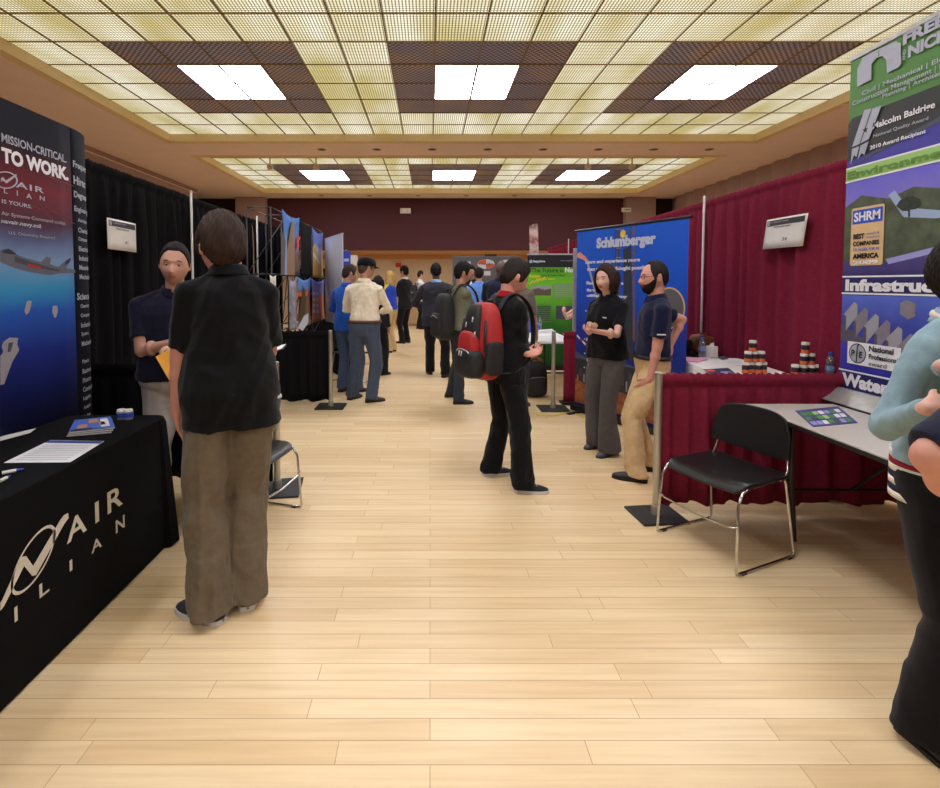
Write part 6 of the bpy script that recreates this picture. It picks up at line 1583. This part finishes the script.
# clipboard under the right hand of man 1
c0 = [P(258,358,2.62), P(276,350,2.80), P(287,345.5,2.90), P(270,352,2.66)]
t, q, n_ = held('clipboard', 'clipboard with white paper held in the right hand of the man in black polo', 'clipboard', [P(256,360,2.66), P(283,350,2.66), P(287,345,2.86), P(262,354,2.86)], .006, blk, ('board',))
MB().mat(paper).prism([v*.93+Vector((0,0,.009)) for v in q], (0,0,.002)).obj('paper', t)
env = flat('manila_orange', (226,160,50), .7)
t, q, n_ = held('envelope', 'orange envelope held in front of the man in black polo, its corner sticking out left', 'envelope', [P(156,357,2.58), P(171,383,2.50), P(192,376,2.52), P(176,346,2.60)], .004, env, ('envelope_body',))
MB().mat(env).prism([q[0]+n_*.006, q[1].lerp(q[0],.2)+n_*.006, (q[0]+q[1]+q[2]*.6+q[3]*.6)/3.2+n_*.006], n_*.001).obj('flap', t)
# bottle in the right hip pocket
bb = P(271, 430, 2.40)
t = thing('plastic_bottle', 'clear empty plastic bottle sticking out of the trouser pocket of the man in black polo', 'bottle', bb); t.rotation_euler = (0, .12, 0)
MB().mat(clearp).rings([[Vector((r*math.cos(2*PI*j/18), r*math.sin(2*PI*j/18), z)) for j in range(18)] for z, r in ((0,.026),(.04,.030),(.09,.028),(.11,.032),(.15,.033),(.17,.033))]).obj('bottle_body', t, True)
MB().mat(mat('cloudy_plastic', (216,216,214), .3)).cone((0,0,.165),(0,0,.178),.034,.032,18).obj('rim', t, 'auto')
# yellow folder of the blonde woman
Yf = PEOPLE['p6']['b'].y-.12
held('folder', 'bright yellow folder held up by the blonde woman', 'folder', [P(384,295,Yf), P(390.5,296,Yf), P(390.5,285,Yf+.05), P(385,284.5,Yf+.05)], .012, flat('folder_yellow', (236,226,50), .5), ('cover',))
# phone in the hands of man 14
hw_ = PEOPLE['p14']['W'](PEOPLE['p14']['wr'][0])
# badges
def badge(key, zx, label_w=(.05,.012), x=-.07, name='chest_logo', z=1.33):
    I = PEOPLE[key]; yy = .142
    o = MB().mat(flat('badge_white', (210,210,214))); p = [I['T']((x+a, yy, z+b)) for a, b in ((-label_w[0]/2,-label_w[1]/2),(label_w[0]/2,-label_w[1]/2),(label_w[0]/2,label_w[1]/2),(-label_w[0]/2,label_w[1]/2))]
    o.add(p, [(0,1,2,3)]); o.obj(name, I['o'], mods=[('solid',.004)])
badge('p16', 0, x=-.055, z=1.30)
# sleeve mark of man 17, on the left sleeve
I = PEOPLE['p17']; a_, b_ = I['sh'][0], I['el'][0]; d_ = (b_-a_).normalized(); c_ = a_.lerp(b_, .62)+Vector((-.078,.0,0)); o = MB().mat(flat('badge_white', (210,210,214)))
o.box(c_, (.004,.062,.009)); o.obj('sleeve_mark', I['o'])
# chest pocket and cuff seams of the denim jacket, earring, scarf ring
I = PEOPLE['p19']; dn = mat('denim_seam', (128,160,176), .85)
o = MB().mat(dn)
for x in (.085, -.085):
    p = [I['T']((x+a, .128-abs(a)*.15, z)) for a, z in ((-.055,1.325),(.055,1.325),(.055,1.30),(0,1.285),(-.055,1.30))]; n_ = (p[1]-p[0]).cross(p[2]-p[1]).normalized(); o.prism(p, n_*.004)
o.obj('pocket_flap', I['o'])
MB().mat(flat('pearl', (230,226,218), .25)).ell(I['HT']((-.083,-.004,-.045)), (.007,.007,.007), 12, 8).ell(I['HT']((.083,-.004,-.045)), (.007,.007,.007), 12, 8).obj('earring', I['o'], True)
sc = MB().mat(flat('neck_cream', (214,206,190), .8)); sc.tube([I['T']((.066*math.cos(a), .066*math.sin(a)+.004, 1.500-.02*math.sin(a))) for a in [2*PI*i/24 for i in range(25)]], .014, 10); sc.obj('roll_neck', I['o'], True)
# striped sweater band below the jacket
sw_ = MB(); rows = []
cols_ = [(225,218,205),(150,40,60),(225,218,205),(44,44,70),(225,218,205),(44,44,70),(225,218,205)]
zs = [1.03-.024*i for i in range(8)]
def ringp(z, g):
    out = []
    for i in range(36):
        a = 2*PI*i/36; e = .86; hw = .178; hd = .138
        out.append(I['T'](((hw+g)*math.copysign(abs(math.cos(a))**e, math.cos(a)), (hd+g)*math.copysign(abs(math.sin(a))**e, math.sin(a)), z)))
    return out
for i in range(7): sw_.mat(flat('knit_%d_%d' % cols_[i][:2], cols_[i], .9)).rings([ringp(zs[i], .012), ringp(zs[i+1], .012)], False)
sw_.obj('sweater_hem', I['o'], True, mods=[('solid',.004)])
